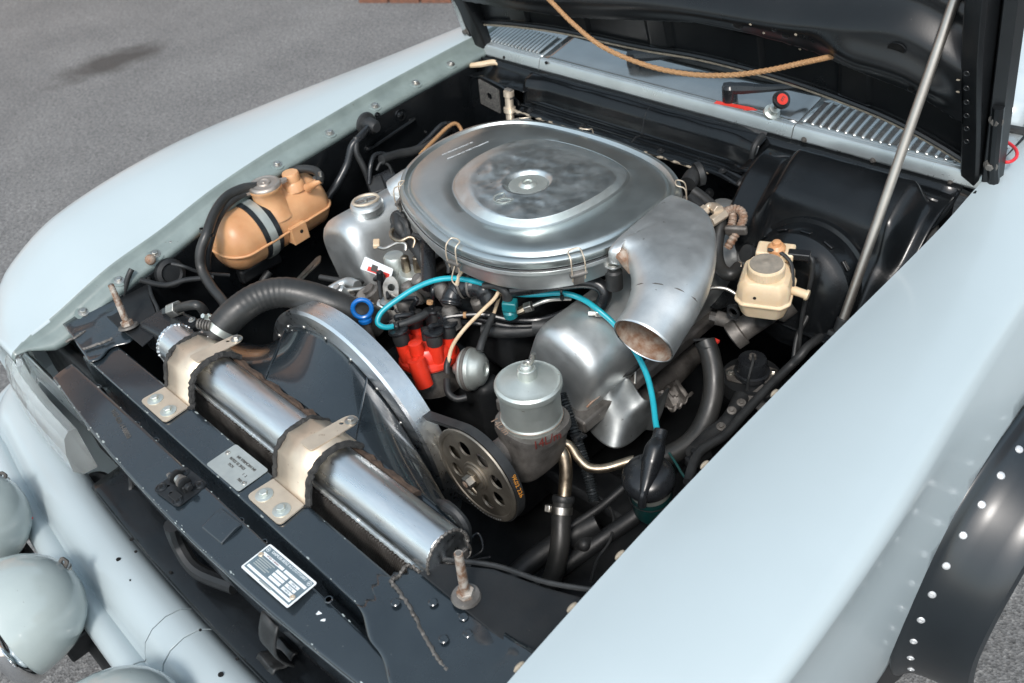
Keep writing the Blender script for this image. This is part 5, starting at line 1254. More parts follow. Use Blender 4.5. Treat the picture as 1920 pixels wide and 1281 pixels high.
# necks and caps
def on_tank(k, up=1.0): return t0+ax*(LT*k)+V(0, 0, TR*up)
nk = on_tank(.60, .93)+V(-.012, -.005, 0)
kc = A(492, 335, z=.915)
nk = V(kc.x, kc.y, .865)
mb = MB(); mb.lathe([(.052, -.045), (.042, -.020), (.036, -.006), (.036, .020), (.040, .024), (.040, .030)], FR(nk, (0, 0, 1)), 36); mb.build('filler_neck', M['orange'], tank, smooth=50)
km = FR(nk+V(0, 0, .032), (.03, -.03, 1), V(.35, 1, 0))
mb = MB(); mb.lathe([(.036, -.010), (.038, -.008), (.039, -.004), (.039, .002), (.036, .006), (.032, .0072), (.029, .0055), (.024, .006), (.017, .0065), (.015, .010), (.0125, .0105), (.010, .0085), (.004, .0085), (.003, .0105), (0, .0105)], km, 44); rcp = mb.build('radiator_cap', M['pinkcap'], tank, smooth=40)
for sg in (1, -1):
    mb = MB(); mb.plate(rpoly([(sg*.030, -.014), (sg*.054, -.006), (sg*.054, .006), (sg*.030, .014)][::sg], .004), [], .006, km @ Matrix.Translation((0, 0, -.006))); mb.build('cap_ear', M['pinkcap'], rcp, bevel=.001)
sc2 = A(546, 332, z=.885); mb = MB(); mb.lathe([(.030, -.030), (.025, -.012), (.0205, -.008), (.0205, .010), (.0185, .013), (0, .0135)], FR(sc2, (0, 0, 1)), 28); mb.build('small_cap', M['orange'], tank, smooth=35)
lg = A(551, 432, z=.775); lm = FR(lg, (0, 0, 1), ax)
mb = MB()
mb.box((0, 0, 0), (.045, .006, .045), lm @ Matrix.Translation((0, -.024, 0))); mb.box((0, 0, .020), (.045, .046, .004), lm); mb.box((-.021, 0, 0), (.004, .046, .042), lm); mb.box((.021, 0, 0), (.004, .046, .042), lm)
lgo = mb.build('mounting_lug', M['orange'], tank, bevel=.0012, kind=None)
mb = MB(); mb.cyl(lm @ V(.004, -.0268, .004), lm @ V(.004, -.0278, .004), .0045); mb.build('lug_hole', M['hole'], lgo)
# small hoses on the tank
h1 = A(596, 336, z=.885)
hose([(598, 342, .885), (600, 330, .892), (590, 320, .895), (570, 317, .895), (545, 322, .885), (520, 335, .86)], .010, 'hose', 'vent_hose', tank)
mb = MB(); mb.tube([A(578, 352, z=.86), A(590, 345, z=.88), A(600, 338, z=.888)], [.012, .008, .008], 12, 5); mb.build('vent_spout', M['orange'], tank)
mb = MB(); mb.lathe([(.0125, 0), (.0125, .008)], FR(h1+V(0, 0, -.004), V(.1, .2, 1)), 18); mb.cyl(h1+V(.014, 0, -.004), h1+V(.014, .002, .022), .004); mb.build('hose_clip', M['steel'], tank, kind='stuff')
hose([(484, 350, .895), (455, 354, .905), (424, 370, .905), (402, 400, .895), (388, 438, .875), (376, 472, .845), (378, 505, .81), (398, 540, .785), (420, 568, .77), (428, 598, .77)], .0115, 'hose', 'overflow_hose', P, 'thin black hose looping down from the tank cap')
hose([(486, 360, .885), (458, 363, .893), (430, 380, .892), (408, 410, .878), (395, 446, .855), (388, 480, .82), (388, 505, .79)], .0095, 'rubber', 'drain_hose', P)
mb = MB(); c_1 = A(387, 436, z=.873); mb.lathe([(.0225, -.002), (.0225, .003), (.0205, .003), (.0205, -.002)], FR(c_1, (.1, .5, 1)) @ Matrix.Diagonal((1, .6, 1, 1)), 20, cap=(False, False)); mb.build('cable_tie', M['plastic'], P)
# lower outlet, thick hose and clamp below the tank
hose([(470, 470, .74), (440, 488, .72), (410, 510, .70), (375, 540, .68), (350, 575, .66), (335, 610, .65)], .024, 'hose', 'bottom_hose', P, 'thick dark hose leaving the bottom of the tan tank')
q = A(437, 487, z=.722); qd = (A(410, 510, z=.70)-A(470, 470, z=.74)).normalized()
def clamp(c, d, r, parent, mat='steel', w=.012, sa=None):
    mb = MB(); m_ = FR(c-d*w/2, d, sa); mb.lathe([(r, 0), (r+.0015, 0), (r+.0015, w), (r, w)], m_, 32, cap=(False, False)); o = mb.build('hose_clamp', M[mat], parent)
    mb = MB(); mb.box((r+.007, 0, w/2), (.012, .016, w*1.1), m_); mb.build('clamp_housing', M[mat], o, bevel=.002)
    mb = MB(); mb.cyl(m_ @ V(r+.008, .007, w/2), m_ @ V(r+.008, .021, w/2), .005, seg=6); mb.build('clamp_screw', M[mat], o)
    return o
clamp(q, qd, .0245, P, 'castdark', sa=V(1, .4, .6))
mb = MB(); mb.box((0, 0, 0), (.12, .10, .04), FR(A(470, 490, z=.70), (0, 0, 1), ax)); mb.build('tank_bracket_plate', M['blackm'], tank, bevel=.008)
hose([(505, 510, .69), (490, 535, .67), (500, 555, .66)], .010, 'rubber', 'bracket_hook', tank)

# ---- top radiator hose
TH = AZ([(404, 632, .822), (418, 612, .838), (445, 584, .858), (485, 558, .868), (530, 548, .866), (580, 556, .852), (630, 573, .832), (680, 592, .80), (712, 606, .77)])
mb = MB(); mb.tube(TH, lambda t: .0305+.0006*math.sin(t*210)*math.exp(-((t-.42)/.16)**2), 28, 14)
th_ = mb.build('top_hose', M['hose'], P, smooth=60, label='thick black rubber top hose running from the tank to the engine')
cd = (TH[1]-TH[0]).normalized()
clamp(TH[0]+cd*.020, cd, .031, P, 'can', .014, V(-.6, .5, .6))
mb = MB(); mb.lathe([(.034, -.035), (.033, -.010), (.029, -.004), (.029, .012)], FR(TH[0], cd), 28); mb.build('tank_neck', M['alu'], rad, smooth=40)
q = A(372, 607, z=.86)
for k in range(5):
    mb = MB(); mb.lathe([(.010, 0), (.011, .002), (.010, .004)], FR(q+V(.010*k*.5, .010*k*.3, -.001*k), (.8, .5, -.1)), 14); mb.build('spring_coil', M['castdark'], rad)
place_bolt(A(360, 600, z=.83), (0, -.2, 1), rad, 'bolt', 'steel', .6)

# ---- dipstick with a blue ring
dr = A(679, 579, z=.835); dm_ = FR(dr, (CAMP-dr).normalized()+V(-.2, 0, -.35), V(1, 0, 0))
mb = MB(); mb.tube([dm_ @ V(.0185*math.cos(a), .0185*math.sin(a), 0) for a in [i*2*math.pi/32 for i in range(32)]], .0048, 10, 1, closed=True); dp = mb.build('dipstick', M['blue'], P, label='oil dipstick topped by a bright blue ring')
b_ = dr-V(0, 0, .024); mb = MB(); mb.lathe([(.010, -.004), (.014, 0), (.014, .006), (.006, .010)], FR(b_-V(0, 0, .006), (0, 0, 1)), 20); mb.build('collar', M['blue'], dp)
mb = MB(); mb.tube([b_-V(0, 0, .004), b_-V(0, 0, .05), b_-V(-.01, -.01, .2)], .010, 14, 4); mb.build('dipstick_tube', M['castdark'], dp)

# ---- distributor
d0, d1 = A(806, 674, z=.705), A(790, 590, z=.805)
da = (d1-d0).normalized(); DM = FR(d0, da, V(1, .3, 0))
mb = MB(); mb.lathe([(.062, 0), (.064, .004), (.062, .012), (.057, .016), (.056, .036), (.050, .044), (.0, .046)], DM, 44); dist = mb.build('distributor', M['red'], P, smooth=35, label='bright red distributor cap with black plug boots')
mb = MB(); mb.lathe([(.058, -.06), (.058, -.002), (.064, 0)], DM, 36); mb.build('distributor_body', M['castdark'], dist)
for i in range(8):
    a = math.radians(i*45+12); c = DM @ V(.044*math.cos(a), .044*math.sin(a), .008)
    out = (DM.to_3x3() @ V(math.cos(a), math.sin(a), 0)); tdir = (da+out*.12).normalized(); L1 = .058 if i != 6 else .058
    mb = MB(); mb.lathe([(.0155, 0), (.0150, L1*.7), (.0138, L1), (.010, L1+.001)], FR(c, tdir), 20); tw = mb.build('cap_tower', M['red'], dist, smooth=40)
    if i in (6,):
        mb = MB(); mb.lathe([(.007, L1+.0012), (.005, L1-.01)], FR(c, tdir), 14, cap=(False, True)); mb.build('tower_socket', M['castdark'], tw); continue
    e = c+tdir*L1
    mb = MB(); mb.lathe([(.0160, -.010), (.0168, .0), (.0160, .012), (.0150, .016)], FR(e, tdir), 20); bo = mb.build('plug_boot', M['rubber'], tw, smooth=40)
    mb = MB(); mb.lathe([(.020, 0), (.021, .003), (.020, .007), (.014, .008), (0, .008)], FR(e+tdir*.016, tdir), 24); mb.build('boot_disc', M['plastic'], bo, smooth=30)
# bare front tower that stands proud
ft = A(806, 690, z=.715); mb = MB(); fd = (A(794, 655, z=.755)-ft).normalized(); mb.lathe([(.018, -.010), (.0175, .03), (.017, .048), (.008, .049), (.007, .040), (0, .040)], FR(ft+V(.02, -.035, .0), fd), 22); mb.build('front_tower', M['red'], dist, smooth=40)
mb = MB(); mb.lathe([(.008, 0), (.007, .028), (0, .028)], FR(d0+da*.044, da), 16); mb.build('centre_tower', M['rubber'], dist)
q = A(828, 722, z=.65); mb = MB(); mb.box((0, 0, 0), (.03, .02, .03), FR(q, da)); mb.build('cap_clip', M['castdark'], dist, bevel=.003)
# plug leads
def P3(i):
    a = math.radians(i*45+12); out = (DM.to_3x3() @ V(math.cos(a), math.sin(a), 0)); tdir = (da+out*.12).normalized()
    return DM @ V(.044*math.cos(a), .044*math.sin(a), .008)+tdir*(.058+.020), tdir
for k, (i, dst) in enumerate(((0, [(905, 590, .80), (960, 600, .79), (1020, 598, .79), (1090, 570, .79), (1150, 545, .78)]), (1, [(905, 600, .78), (960, 612, .77), (1030, 606, .77), (1100, 580, .77)]), (7, [(880, 605, .77), (930, 612, .76), (1000, 612, .76)]), (2, [(812, 545, .84), (806, 500, .85), (800, 455, .85), (790, 420, .85)]), (3, [(780, 560, .82), (740, 560, .80), (715, 530, .78)]), (4, [(775, 590, .79), (748, 585, .77), (725, 560, .75)]), (5, [(760, 600, .78), (735, 600, .77)]))):
    p, td = P3(i); mb = MB(); mb.tube([p, p+td*.012]+AZ(dst), .0052, 10, 8); ld = mb.build('plug_lead', M['plastic'], dist)
hose([(1000, 612, .775), (1060, 610, .775), (1110, 590, .775), (1160, 560, .77)], .018, 'rubber', 'lead_sleeve', dist)
hose([(905, 618, .755), (950, 622, .755), (1000, 618, .755), (1060, 608, .755)], .014, 'rubber', 'lead_sleeve', dist)
for px, py, z in ((872, 591, .803), (806, 567, .85)):
    mb = MB(); c = A(px, py, z=z); mb.lathe([(.0066, -.003), (.0066, .003)], FR(c, (.8, .6, 0) if px > 850 else (0, .3, 1)), 14); mb.build('lead_marker', M['cordm'], dist)
# teal high-tension lead
TL = AZ([(742, 611, .80), (722, 614, .805), (708, 605, .815), (716, 585, .83), (745, 562, .845), (780, 540, .86), (815, 526, .87), (850, 522, .872), (890, 528, .868), (930, 540, .86), (968, 551, .852), (1010, 552, .85), (1055, 550, .848), (1090, 560, .84), (1120, 580, .83), (1150, 606, .81), (1178, 640, .79), (1200, 675, .77), (1215, 710, .75), (1224, 750, .73), (1229, 790, .715), (1232, 805, .71)])
mb = MB(); mb.tube(TL, .0056, 12, 6); tl = mb.build('ignition_lead', M['teal'], P, label='bright teal ignition lead arching from distributor to coil')
mb = MB(); mb.tube([A(738, 611, z=.80), A(760, 606, z=.80), A(785, 596, z=.80), A(800, 588, z=.80)], [.0075, .0078, .009, .008], 12, 6); mb.build('lead_boot', M['rubber'], tl)
mb = MB(); mb.lathe([(.014, -.002), (.014, .002), (.012, .002), (.012, -.002)], FR(A(1055, 543, z=.856), (1, .6, 0)), 16, cap=(False, False)); mb.box((0, 0, 0), (.006, .006, .01), FR(A(1054, 558, z=.85), (0, 0, 1))); mb.build('cable_tie', M['plastic'], tl, kind='stuff')
# vacuum unit
v0 = A(878, 692, z=.715); vd = V(.80, .42, .10).normalized(); vm = FR(v0, vd)
mb = MB(); mb.lathe([(.010, -.03), (.018, -.016), (.036, -.012), (.042, -.006), (.043, .004), (.042, .014), (.036, .020), (.032, .030), (.024, .036), (.014, .038), (.012, .034), (0, .034)], vm, 40); vu = mb.build('vacuum_unit', M['can'], P, smooth=35, label='round grey vacuum unit beside the red distributor cap')
mb = MB(); mb.lathe([(.0425, -.002), (.0445, 0), (.0445, .005), (.0425, .007)], vm, 40, cap=(False, False)); mb.build('crimped_rim', M['castdark'], vu)
hose([(838, 712, .71), (840, 735, .70), (855, 748, .69), (875, 745, .69)], .007, 'rubber', 'vacuum_elbow', vu)
mb = MB(); mb.tube(AZ([(925, 590, .80), (915, 612, .79), (904, 640, .78), (899, 658, .77)]), [.0065, .0072, .008], 12, 6); mb.build('vacuum_elbow', M['rubber'], vu)
VL = AZ([(840, 682, .745), (848, 650, .77), (870, 618, .80), (905, 582, .83), (930, 556, .85), (938, 530, .87), (930, 508, .885), (905, 498, .895), (880, 500, .89), (862, 515, .88), (856, 535, .86)])
mb = MB(); mb.tube(VL, .0038, 10, 8); mb.build('vacuum_line', M['tan'], P, label='thin cream vacuum line looping over the red distributor')
mb = MB(); mb.tube(AZ([(926, 588, .80), (935, 560, .82), (940, 540, .84)]), .0036, 10, 6); mb.build('vacuum_branch', M['tan'], P)
mb = MB(); mb.tube(AZ([(838, 700, .73), (838, 685, .742), (842, 672, .75)]), .0065, 12, 5); mb.build('vacuum_sleeve', M['rubber'], vu)

# ---- ribbed black intake boot and vacuum pipes in front of the air cleaner
IB = AZ([(845, 572, .82), (850, 552, .835), (865, 540, .845), (890, 537, .85), (910, 545, .845), (920, 565, .825)])
mb = MB(); mb.tube(IB, lambda t: .020+.0025*(math.sin(t*26) > .55), 20, 10); ib = mb.build('intake_boot', M['plastic'], P, smooth=50, label='curved black rubber intake boot under the air cleaner')
for k in (.40, .55):
    Q = spline(IB, 10); i = int(k*(len(Q)-1)); mb = MB(); mb.lathe([(.0225, -.0025), (.0232, 0), (.0225, .0025)], FR(Q[i], Q[i+1]-Q[i]), 24, cap=(False, False)); mb.build('wire_band', M['castdark'], ib)
hose([(945, 545, .865), (985, 541, .87), (1040, 533, .872), (1090, 528, .872), (1120, 533, .868), (1134, 548, .855), (1130, 566, .835), (1122, 580, .82)], .0135, 'plastic', 'vacuum_pipe', P, 'thick glossy black pipe below the air cleaner', 16)
q = A(1122, 575, z=.822); clamp(q, V(-.1, -.1, -1), .0135, P, 'steel', .010, V(.5, -.5, 0))
tp = AZ([(905, 536, .875), (930, 536, .877), (948, 546, .87), (952, 562, .85)])
mb = MB(); mb.tube(tp, [.006, .008, .010, .010], 12, 6); ts = mb.build('temperature_sensor', M['rubber'], P, label='small teal plug connector on a brass sensor')
mb = MB(); mb.box((0, 0, 0), (.028, .022, .022), FR(A(956, 572, z=.84), (.1, 0, 1), (.8, .5, 0))); mb.build('plug', M['tealp'], ts, bevel=.003)
mb = MB(); mb.lathe([(.014, 0), (.014, .012), (.010, .016)], FR(A(958, 592, z=.812), (0, -.1, 1)), 18); mb.build('sensor_body', M['tealp'], ts)
mb = MB(); mb.tube(AZ([(948, 588, .812), (975, 583, .82), (985, 577, .825)]), .008, 8, 3); mb.build('sensor_brass', M['brasspipe'], ts)
fm = FR(A(984, 578, z=.825), A(1010, 570, z=.835)-A(984, 578, z=.825)); hx = [(.011*math.cos(i*math.pi/3), .011*math.sin(i*math.pi/3)) for i in range(6)]
mb = MB(); mb.loft([[fm @ V(a, b, 0) for a, b in hx], [fm @ V(a, b, .016) for a, b in hx]]); mb.build('hex_nut', M['steel'], ts, bevel=.001)
hose([(1000, 573, .832), (1020, 565, .84), (1040, 561, .84), (1070, 560, .83)], .0042, 'steel', 'fuel_pipe', ts)

# ---- warm-up regulator, fuel lines and small castings left of the distributor
w0 = A(770, 500, z=.83); wm = FR(w0-V(0, 0, .03), (0, .05, 1))
mb = MB(); mb.lathe([(.030, -.05), (.032, -.02), (.032, .012), (.028, .018), (.026, .018), (0, .018)], wm, 28); wr = mb.build('warm_up_regulator', M['can'], P, smooth=35, label='grey metal fuel regulator with two brass line nuts')
for dx_, dy_ in ((-.010, -.006), (.012, .008)):
    hm = wm @ Matrix.Translation((dx_, dy_, .018)); mb = MB(); hx = [(.0095*math.cos(i*math.pi/3), .0095*math.sin(i*math.pi/3)) for i in range(6)]
    mb.loft([[hm @ V(a, b, 0) for a, b in hx], [hm @ V(a, b, .024) for a, b in hx]]); mb.lathe([(.0085, .024), (.0085, .034), (.006, .036)], hm, 14); nt = mb.build('line_nut', M['brasspipe'], wr, smooth=25, kind='stuff')
hose([(761, 470, .865), (760, 458, .875), (745, 456, .875), (722, 466, .865), (708, 462, .865), (702, 452, .865)], .0042, 'steel', 'fuel_line', wr)
hose([(775, 465, .868), (778, 450, .88), (768, 445, .885), (750, 452, .88), (735, 445, .88), (735, 432, .885), (748, 426, .885)], .0042, 'brasspipe', 'fuel_line', wr)
mb = MB(); mb.box((0, 0, 0), (.024, .014, .010), FR(A(706, 457, z=.868), (.1, 0, 1), (.7, -.6, 0))); mb.build('line_block', M['tan'], wr, bevel=.002)
mb = MB(); mb.lathe([(.024, -.05), (.024, .02), (.020, .026), (0, .026)], FR(A(742, 498, z=.81), (0, .05, 1)), 22); mb.build('regulator_side', M['can'], wr, smooth=35)
for k, (px, py, z, r) in enumerate(((748, 412, .895, .020), (752, 428, .885, .024), (757, 440, .875, .022))):
    mb = MB(); mb.lathe([(r*.8, -.008), (r, -.004), (r, .006), (r*.8, .010)], FR(A(px, py, z=z), (.2, -.8, .5)), 20); mb.build('ribbed_boot', M['rubber'], wr, smooth=35)
hose([(745, 405, .90), (750, 425, .89), (762, 445, .87), (785, 470, .86), (800, 500, .84)], .014, 'rubber', 'regulator_hose', wr)
hose([(800, 455, .87), (803, 500, .86), (806, 540, .84)], .016, 'plastic', 'regulator_hose', wr)
hose([(775, 440, .90), (800, 450, .905), (825, 470, .90), (840, 495, .885), (842, 512, .87)], .005, 'rubber', 'regulator_hose', wr)
# paper tag with print, held by the linkage
tg = A(703, 500, z=.83); tgm = FR(tg, (.45, -.75, .55), V(1, .45, -.15))
mb = MB(); mb.plate(rpoly([(-.032, -.012), (.040, -.020), (.042, .004), (-.026, .016)], .003), [], .0008, tgm); tgo = mb.build('paper_tag', M['white'], None, smooth=0); tag(tgo, 'small white printed tag wedged beside the fuel regulator', 'tag')
mb = MB(); mb.plate([(-.016, -.012), (.036, -.018), (.036, -.008), (-.014, -.002)], [], .0003, tgm @ Matrix.Translation((0, 0, .0009))); mb.build('red_print', M['redpaint'], tgo, smooth=0)
mb = MB(); mb.plate([(-.008, -.010), (.006, -.012), (.008, .002), (-.006, .004)], [], .0003, tgm @ Matrix.Translation((0, 0, .0013))); mb.build('black_print', M['ink'], tgo, smooth=0)
# throttle linkage and pressed lever
lv = A(733, 560, z=.79); mb = MB(); mb.plate(rpoly([(-.014, -.05), (.012, -.05), (.020, .03), (.012, .048), (-.004, .046), (-.014, .03)], .007), [circ(.008, 12, (.004, .024)), circ(.006, 12, (0, -.02))], .003, FR(lv, (.6, -.6, .35), V(.7, .6, 0))); mb.build('throttle_lever', M['steel'], P, smooth=30, bevel=.0006, label='pressed steel throttle lever with two holes')
hose([(580, 540, .74), (640, 545, .74), (700, 540, .75), (735, 535, .76)], .006, 'steel', 'throttle_rod', P)
hose([(600, 520, .72), (660, 528, .72), (720, 520, .74)], .007, 'rubber', 'heater_hose', P)
hose([(620, 545, .73), (650, 530, .74), (670, 536, .745)], .012, 'cast', 'linkage_casting', P)
for px, py, z, r in ((640, 548, .745, .014), (700, 552, .77, .020), (720, 575, .77, .016), (690, 560, .76, .024), (655, 560, .72, .020)):
    mb = MB(); mb.lathe([(r, -.02), (r, .01), (r*.7, .014), (r*.7, .02), (0, .02)], FR(A(px, py, z=z), (random.uniform(-.5, .5), random.uniform(-.6, 0), 1)), 18); mb.build('linkage_casting', M['cast'] if r < .02 else M['castdark'], P, smooth=35)
hose([(716, 508, .82), (722, 530, .81), (728, 560, .80)], .0035, 'rubber', 'linkage_wire', P)
hose([(710, 515, .82), (712, 540, .81), (714, 560, .80)], .004, 'rubber', 'linkage_wire', P)
mb = MB(); mb.box((0, 0, 0), (.012, .012, .035), FR(A(713, 522, z=.82), (.1, .1, 1))); mb.build('wire_plug', M['plastic'], P, bevel=.002)
for px, py, z in ((830, 545, .835), (845, 590, .80), (770, 545, .80), (790, 530, .83), (760, 575, .78), (900, 570, .80)):
    mb = MB(); mb.lathe([(.016, -.03), (.018, 0), (.014, .016), (.009, .02), (0, .02)], FR(A(px, py, z=z), (random.uniform(-.4, .4), random.uniform(-.6, 0), 1)), 16); mb.build('small_casting', M['castdark'], P, smooth=35)

# ---- power steering pump
pc = A(989, 706, z=.842); PM = FR(pc-V(0, 0, .0), (.0, .03, 1))
mb = MB(); mb.lathe([(.054, -.098), (.055, -.092), (.056, -.090), (.0565, -.086), (.0545, -.083), (.0545, -.030), (.056, -.027), (.059, -.024), (.0605, -.018), (.060, -.012), (.056, -.008), (.052, -.0085), (.046, -.006), (.020, 0), (.018, .001)], PM, 60); pump = mb.build('steering_pump', M['can'], P, smooth=30, label='power steering pump with a round grey reservoir can')
mb = MB(); mb.lathe([(.0180, -.002), (.0175, .012), (.016, .019), (.0145, .020), (.012, .018), (.0115, .024), (.009, .027), (0, .0275)], PM, 24); kn = mb.build('lid_nut', M['can'], pump, smooth=35)
mb = MB(); mb.tube([PM @ V(-.004, 0, .026), PM @ V(.001, .002, .032), PM @ V(.006, .004, .030), PM @ V(.010, .008, .040), PM @ V(.011, .009, .050)], .004, 10, 6); mb.build('wing_hook', M['steel'], kn)
mb = MB(); mb.lathe([(.0558, -.0885), (.0572, -.087), (.0558, -.0855)], PM, 60, cap=(False, False)); mb.build('red_seal', M['rust'], pump)
# cast body
mb = MB(); secs = []
for z, w, d, oy in ((-.205, .034, .05, -.01), (-.19, .044, .062, -.008), (-.15, .05, .062, -.004), (-.125, .056, .060, 0), (-.112, .064, .062, 0), (-.098, .062, .060, 0)):
    secs.append([PM @ V(w*math.copysign(abs(math.cos(a))**.7, math.cos(a)), oy+d*math.copysign(abs(math.sin(a))**.7, math.sin(a)), z) for a in [2*math.pi*i/36 for i in range(36)]])
mb.loft(secs); body = mb.build('pump_body', M['castdark'], pump, smooth=40)
mb = MB(); mb.box((-.066, .0, -.10), (.03, .03, .03), PM); mb.build('pump_ear', M['castdark'], pump, bevel=.006)
for (px, py), sz, mt in (((1026, 826), .024, 'inkred'), ((938, 800), .020, 'rust')):
    hp, hn_ = hit(body, px, py)
    if hp is not None:
        text_part('14L/m', sz, FR(hp+hn_*.0006, hn_, V(.8, .6, 0) if px > 1000 else V(1, -.2, 0)), M[mt], body, 'handwriting', .0003)
# pulley with holes
PYC = A(893, 892, y=.372); PR_ = .098
YM = Matrix(((1, 0, 0, PYC.x), (0, 0, -1, PYC.y), (0, 1, 0, PYC.z), (0, 0, 0, 1)))   # local +z faces the front of the car
hl = [circ(.0155, 18, (.058*math.cos(math.radians(20+i*45)), .058*math.sin(math.radians(20+i*45)))) for i in range(8)]
mb = MB(); mb.plate(circ(.088, 72), hl, .004, YM @ Matrix.Translation((0, 0, -.004))); pul = mb.build('pulley', M['castdark'], pump, smooth=30, bevel=.0008)
M['pulleym'] = mk('bronzed_steel_pulley', (.40, .36, .30), (.24, .215, .18), 20, metal=.9, rough=.42, rough2=.55, bump=.06)
pul.data.materials.clear(); pul.data.materials.append(M['pulleym'])
mb = MB(); mb.lathe([(.086, -.002), (.089, .002), (.094, .003), (PR_, .002), (PR_+.001, -.001), (.090, -.010), (PR_+.001, -.020), (PR_, -.022), (.07, -.022)], YM, 80, cap=(False, False)); mb.build('pulley_rim', M['pulleym'], pul, smooth=30)
for (r, h0, h1, mt) in ((.030, -.004, .003, 'pulleym'), (.024, .003, .007, 'pulleym')):
    mb = MB(); mb.lathe([(r, h0), (r, h1-.001), (r-.001, h1)], YM, 36); mb.build('hub', M[mt], pul, smooth=30)
hx = [(.017*math.cos(i*math.pi/3), .017*math.sin(i*math.pi/3)) for i in range(6)]
mb = MB(); mb.loft([[YM @ V(a, b, .007) for a, b in hx], [YM @ V(a, b, .013) for a, b in hx]]); mb.build('hub_nut', M['brasspipe'], pul, bevel=.001)
hx = [(.0125*math.cos(i*math.pi/3+.3), .0125*math.sin(i*math.pi/3+.3)) for i in range(6)]
mb = MB(); mb.loft([[YM @ V(a, b, .013) for a, b in hx], [YM @ V(a, b, .026) for a, b in hx], [YM @ V(a*.86, b*.86, .0275) for a, b in hx]]); pb = mb.build('hub_bolt', M['steel'], pul)
mb = MB(); mb.lathe([(.007, .0276), (.005, .0286), (0, .0286)], YM, 14); mb.build('rust_spot', M['rust'], pb)
for i in range(14):
    a = math.radians(-115+i*4.5); mb = MB(); mb.box((.0935*math.cos(a), .0935*math.sin(a), .0033), (.0022, .0022, .0006), YM); mb.build('timing_mark', M['rivet'], pul, smooth=0)
mb = MB(); mb.cyl((PYC.x, PYC.y+.02, PYC.z), (PYC.x, PYC.y+.14, PYC.z), .030); mb.build('pump_shaft_housing', M['castdark'], pump)
# belt round the pulley, running to the engine pulley behind the shroud
def belt_path(c1, r1, c2, r2, n=40):
    dx_, dz_ = c2[0]-c1[0], c2[1]-c1[1]; D = math.hypot(dx_, dz_); th = math.atan2(dz_, dx_); al = math.acos((r1-r2)/D); out = []
    for i in range(n+1):
        a = th+al+(2*math.pi-2*al)*i/n; out.append((c1[0]+r1*math.cos(a), c1[1]+r1*math.sin(a)))
    for i in range(n+1):
        a = th-al+2*al*i/n; out.append((c2[0]+r2*math.cos(a), c2[1]+r2*math.sin(a)))
    return out
bp_ = belt_path((PYC.x, PYC.z), PR_+.001, (-.03, .62), .075)
mb = MB(); secs = []
N = len(bp_)
for i, (x, z) in enumerate(bp_):
    xa, za = bp_[i-1]; xb, zb = bp_[(i+1) % N]; t = V(xb-xa, 0, zb-za).normalized(); nn = V(t.z, 0, -t.x)
    secs.append([V(x, PYC.y+.004, z)-nn*.007, V(x, PYC.y+.002, z)+nn*.003, V(x, PYC.y+.020, z)+nn*.003, V(x, PYC.y+.018, z)-nn*.007])
mb.loft(secs, ring=True); belt = mb.build('drive_belt', M['rubber'], P, smooth=30, label='black V belt round the steering pump pulley')
mb = MB(); mb.lathe([(.076, -.01), (.066, .0), (.076, .022)], FR((-.03, PYC.y+.0, .62), (0, 1, 0)), 40); mb.build('engine_pulley', M['pulleym'], P)
q = V(PYC.x+(PR_+.0045)*math.cos(.30), PYC.y+.011, PYC.z+(PR_+.0045)*math.sin(.30))
text_part('9K02 226', .012, FR(q, (math.cos(.3), 0, math.sin(.3)), V(math.sin(.3), 0, -math.cos(.3))), M['ochre'], belt, depth=.0002)
bp2 = belt_path((.02, .56), .05, (-.05, .60), .04)
# pipes from the pump
hose([(1030, 845, .66), (1045, 842, .66), (1057, 855, .65), (1061, 880, .63), (1060, 910, .605), (1056, 945, .58)], .0125, 'brasspipe', 'return_pipe', pump, None, 16)
hose([(1056, 935, .588), (1052, 975, .56), (1050, 1020, .53), (1040, 1070, .49), (1022, 1115, .45), (1005, 1140, .43)], .0185, 'hose', 'return_hose', P, 'black return hose clamped below the steering pump', 18)
ca, cb = A(1054, 950, z=.578), A(1051, 985, z=.553); clamp(A(1053, 957, z=.572), (cb-ca).normalized(), .019, P, 'steel', .013, V(-.9, -.1, .2))
mb = MB(); mb.lathe([(.020, -.004), (.021, 0), (.021, .006), (.020, .008)], FR(A(1056, 938, z=.586), (ca-cb)), 24); mb.build('hose_collar', M['rubber'], pump)
hose([(1050, 830, .66), (1068, 835, .655), (1085, 860, .64), (1105, 877, .63), (1135, 878, .63), (1170, 868, .635), (1190, 862, .64)], .0085, 'brasspipe', 'pressure_pipe', pump, None, 14)
mb = MB(); mb.lathe([(.016, 0), (.016, .012), (.012, .014)], FR(A(1034, 843, z=.665), (.8, -.2, .1)), 6); mb.build('pipe_union', M['castdark'], pump)
# corrugated conduit
Q = spline(AZ([(1052, 740, .70), (1066, 775, .68), (1080, 820, .65), (1094, 860, .62), (1105, 900, .59), (1114, 940, .56)]), 24)
mb = MB(); mb.tube(Q, lambda t: .0098+.0016*math.sin(t*270), 14, 1, smooth=False); cdt = mb.build('wire_conduit', M['conduit'], P, smooth=60, label='ribbed black wire conduit beside the steering pump')
clamp(A(1078, 812, z=.655), V(.1, -.3, -1), .0115, cdt, 'plastic', .006, V(1, 0, 0))

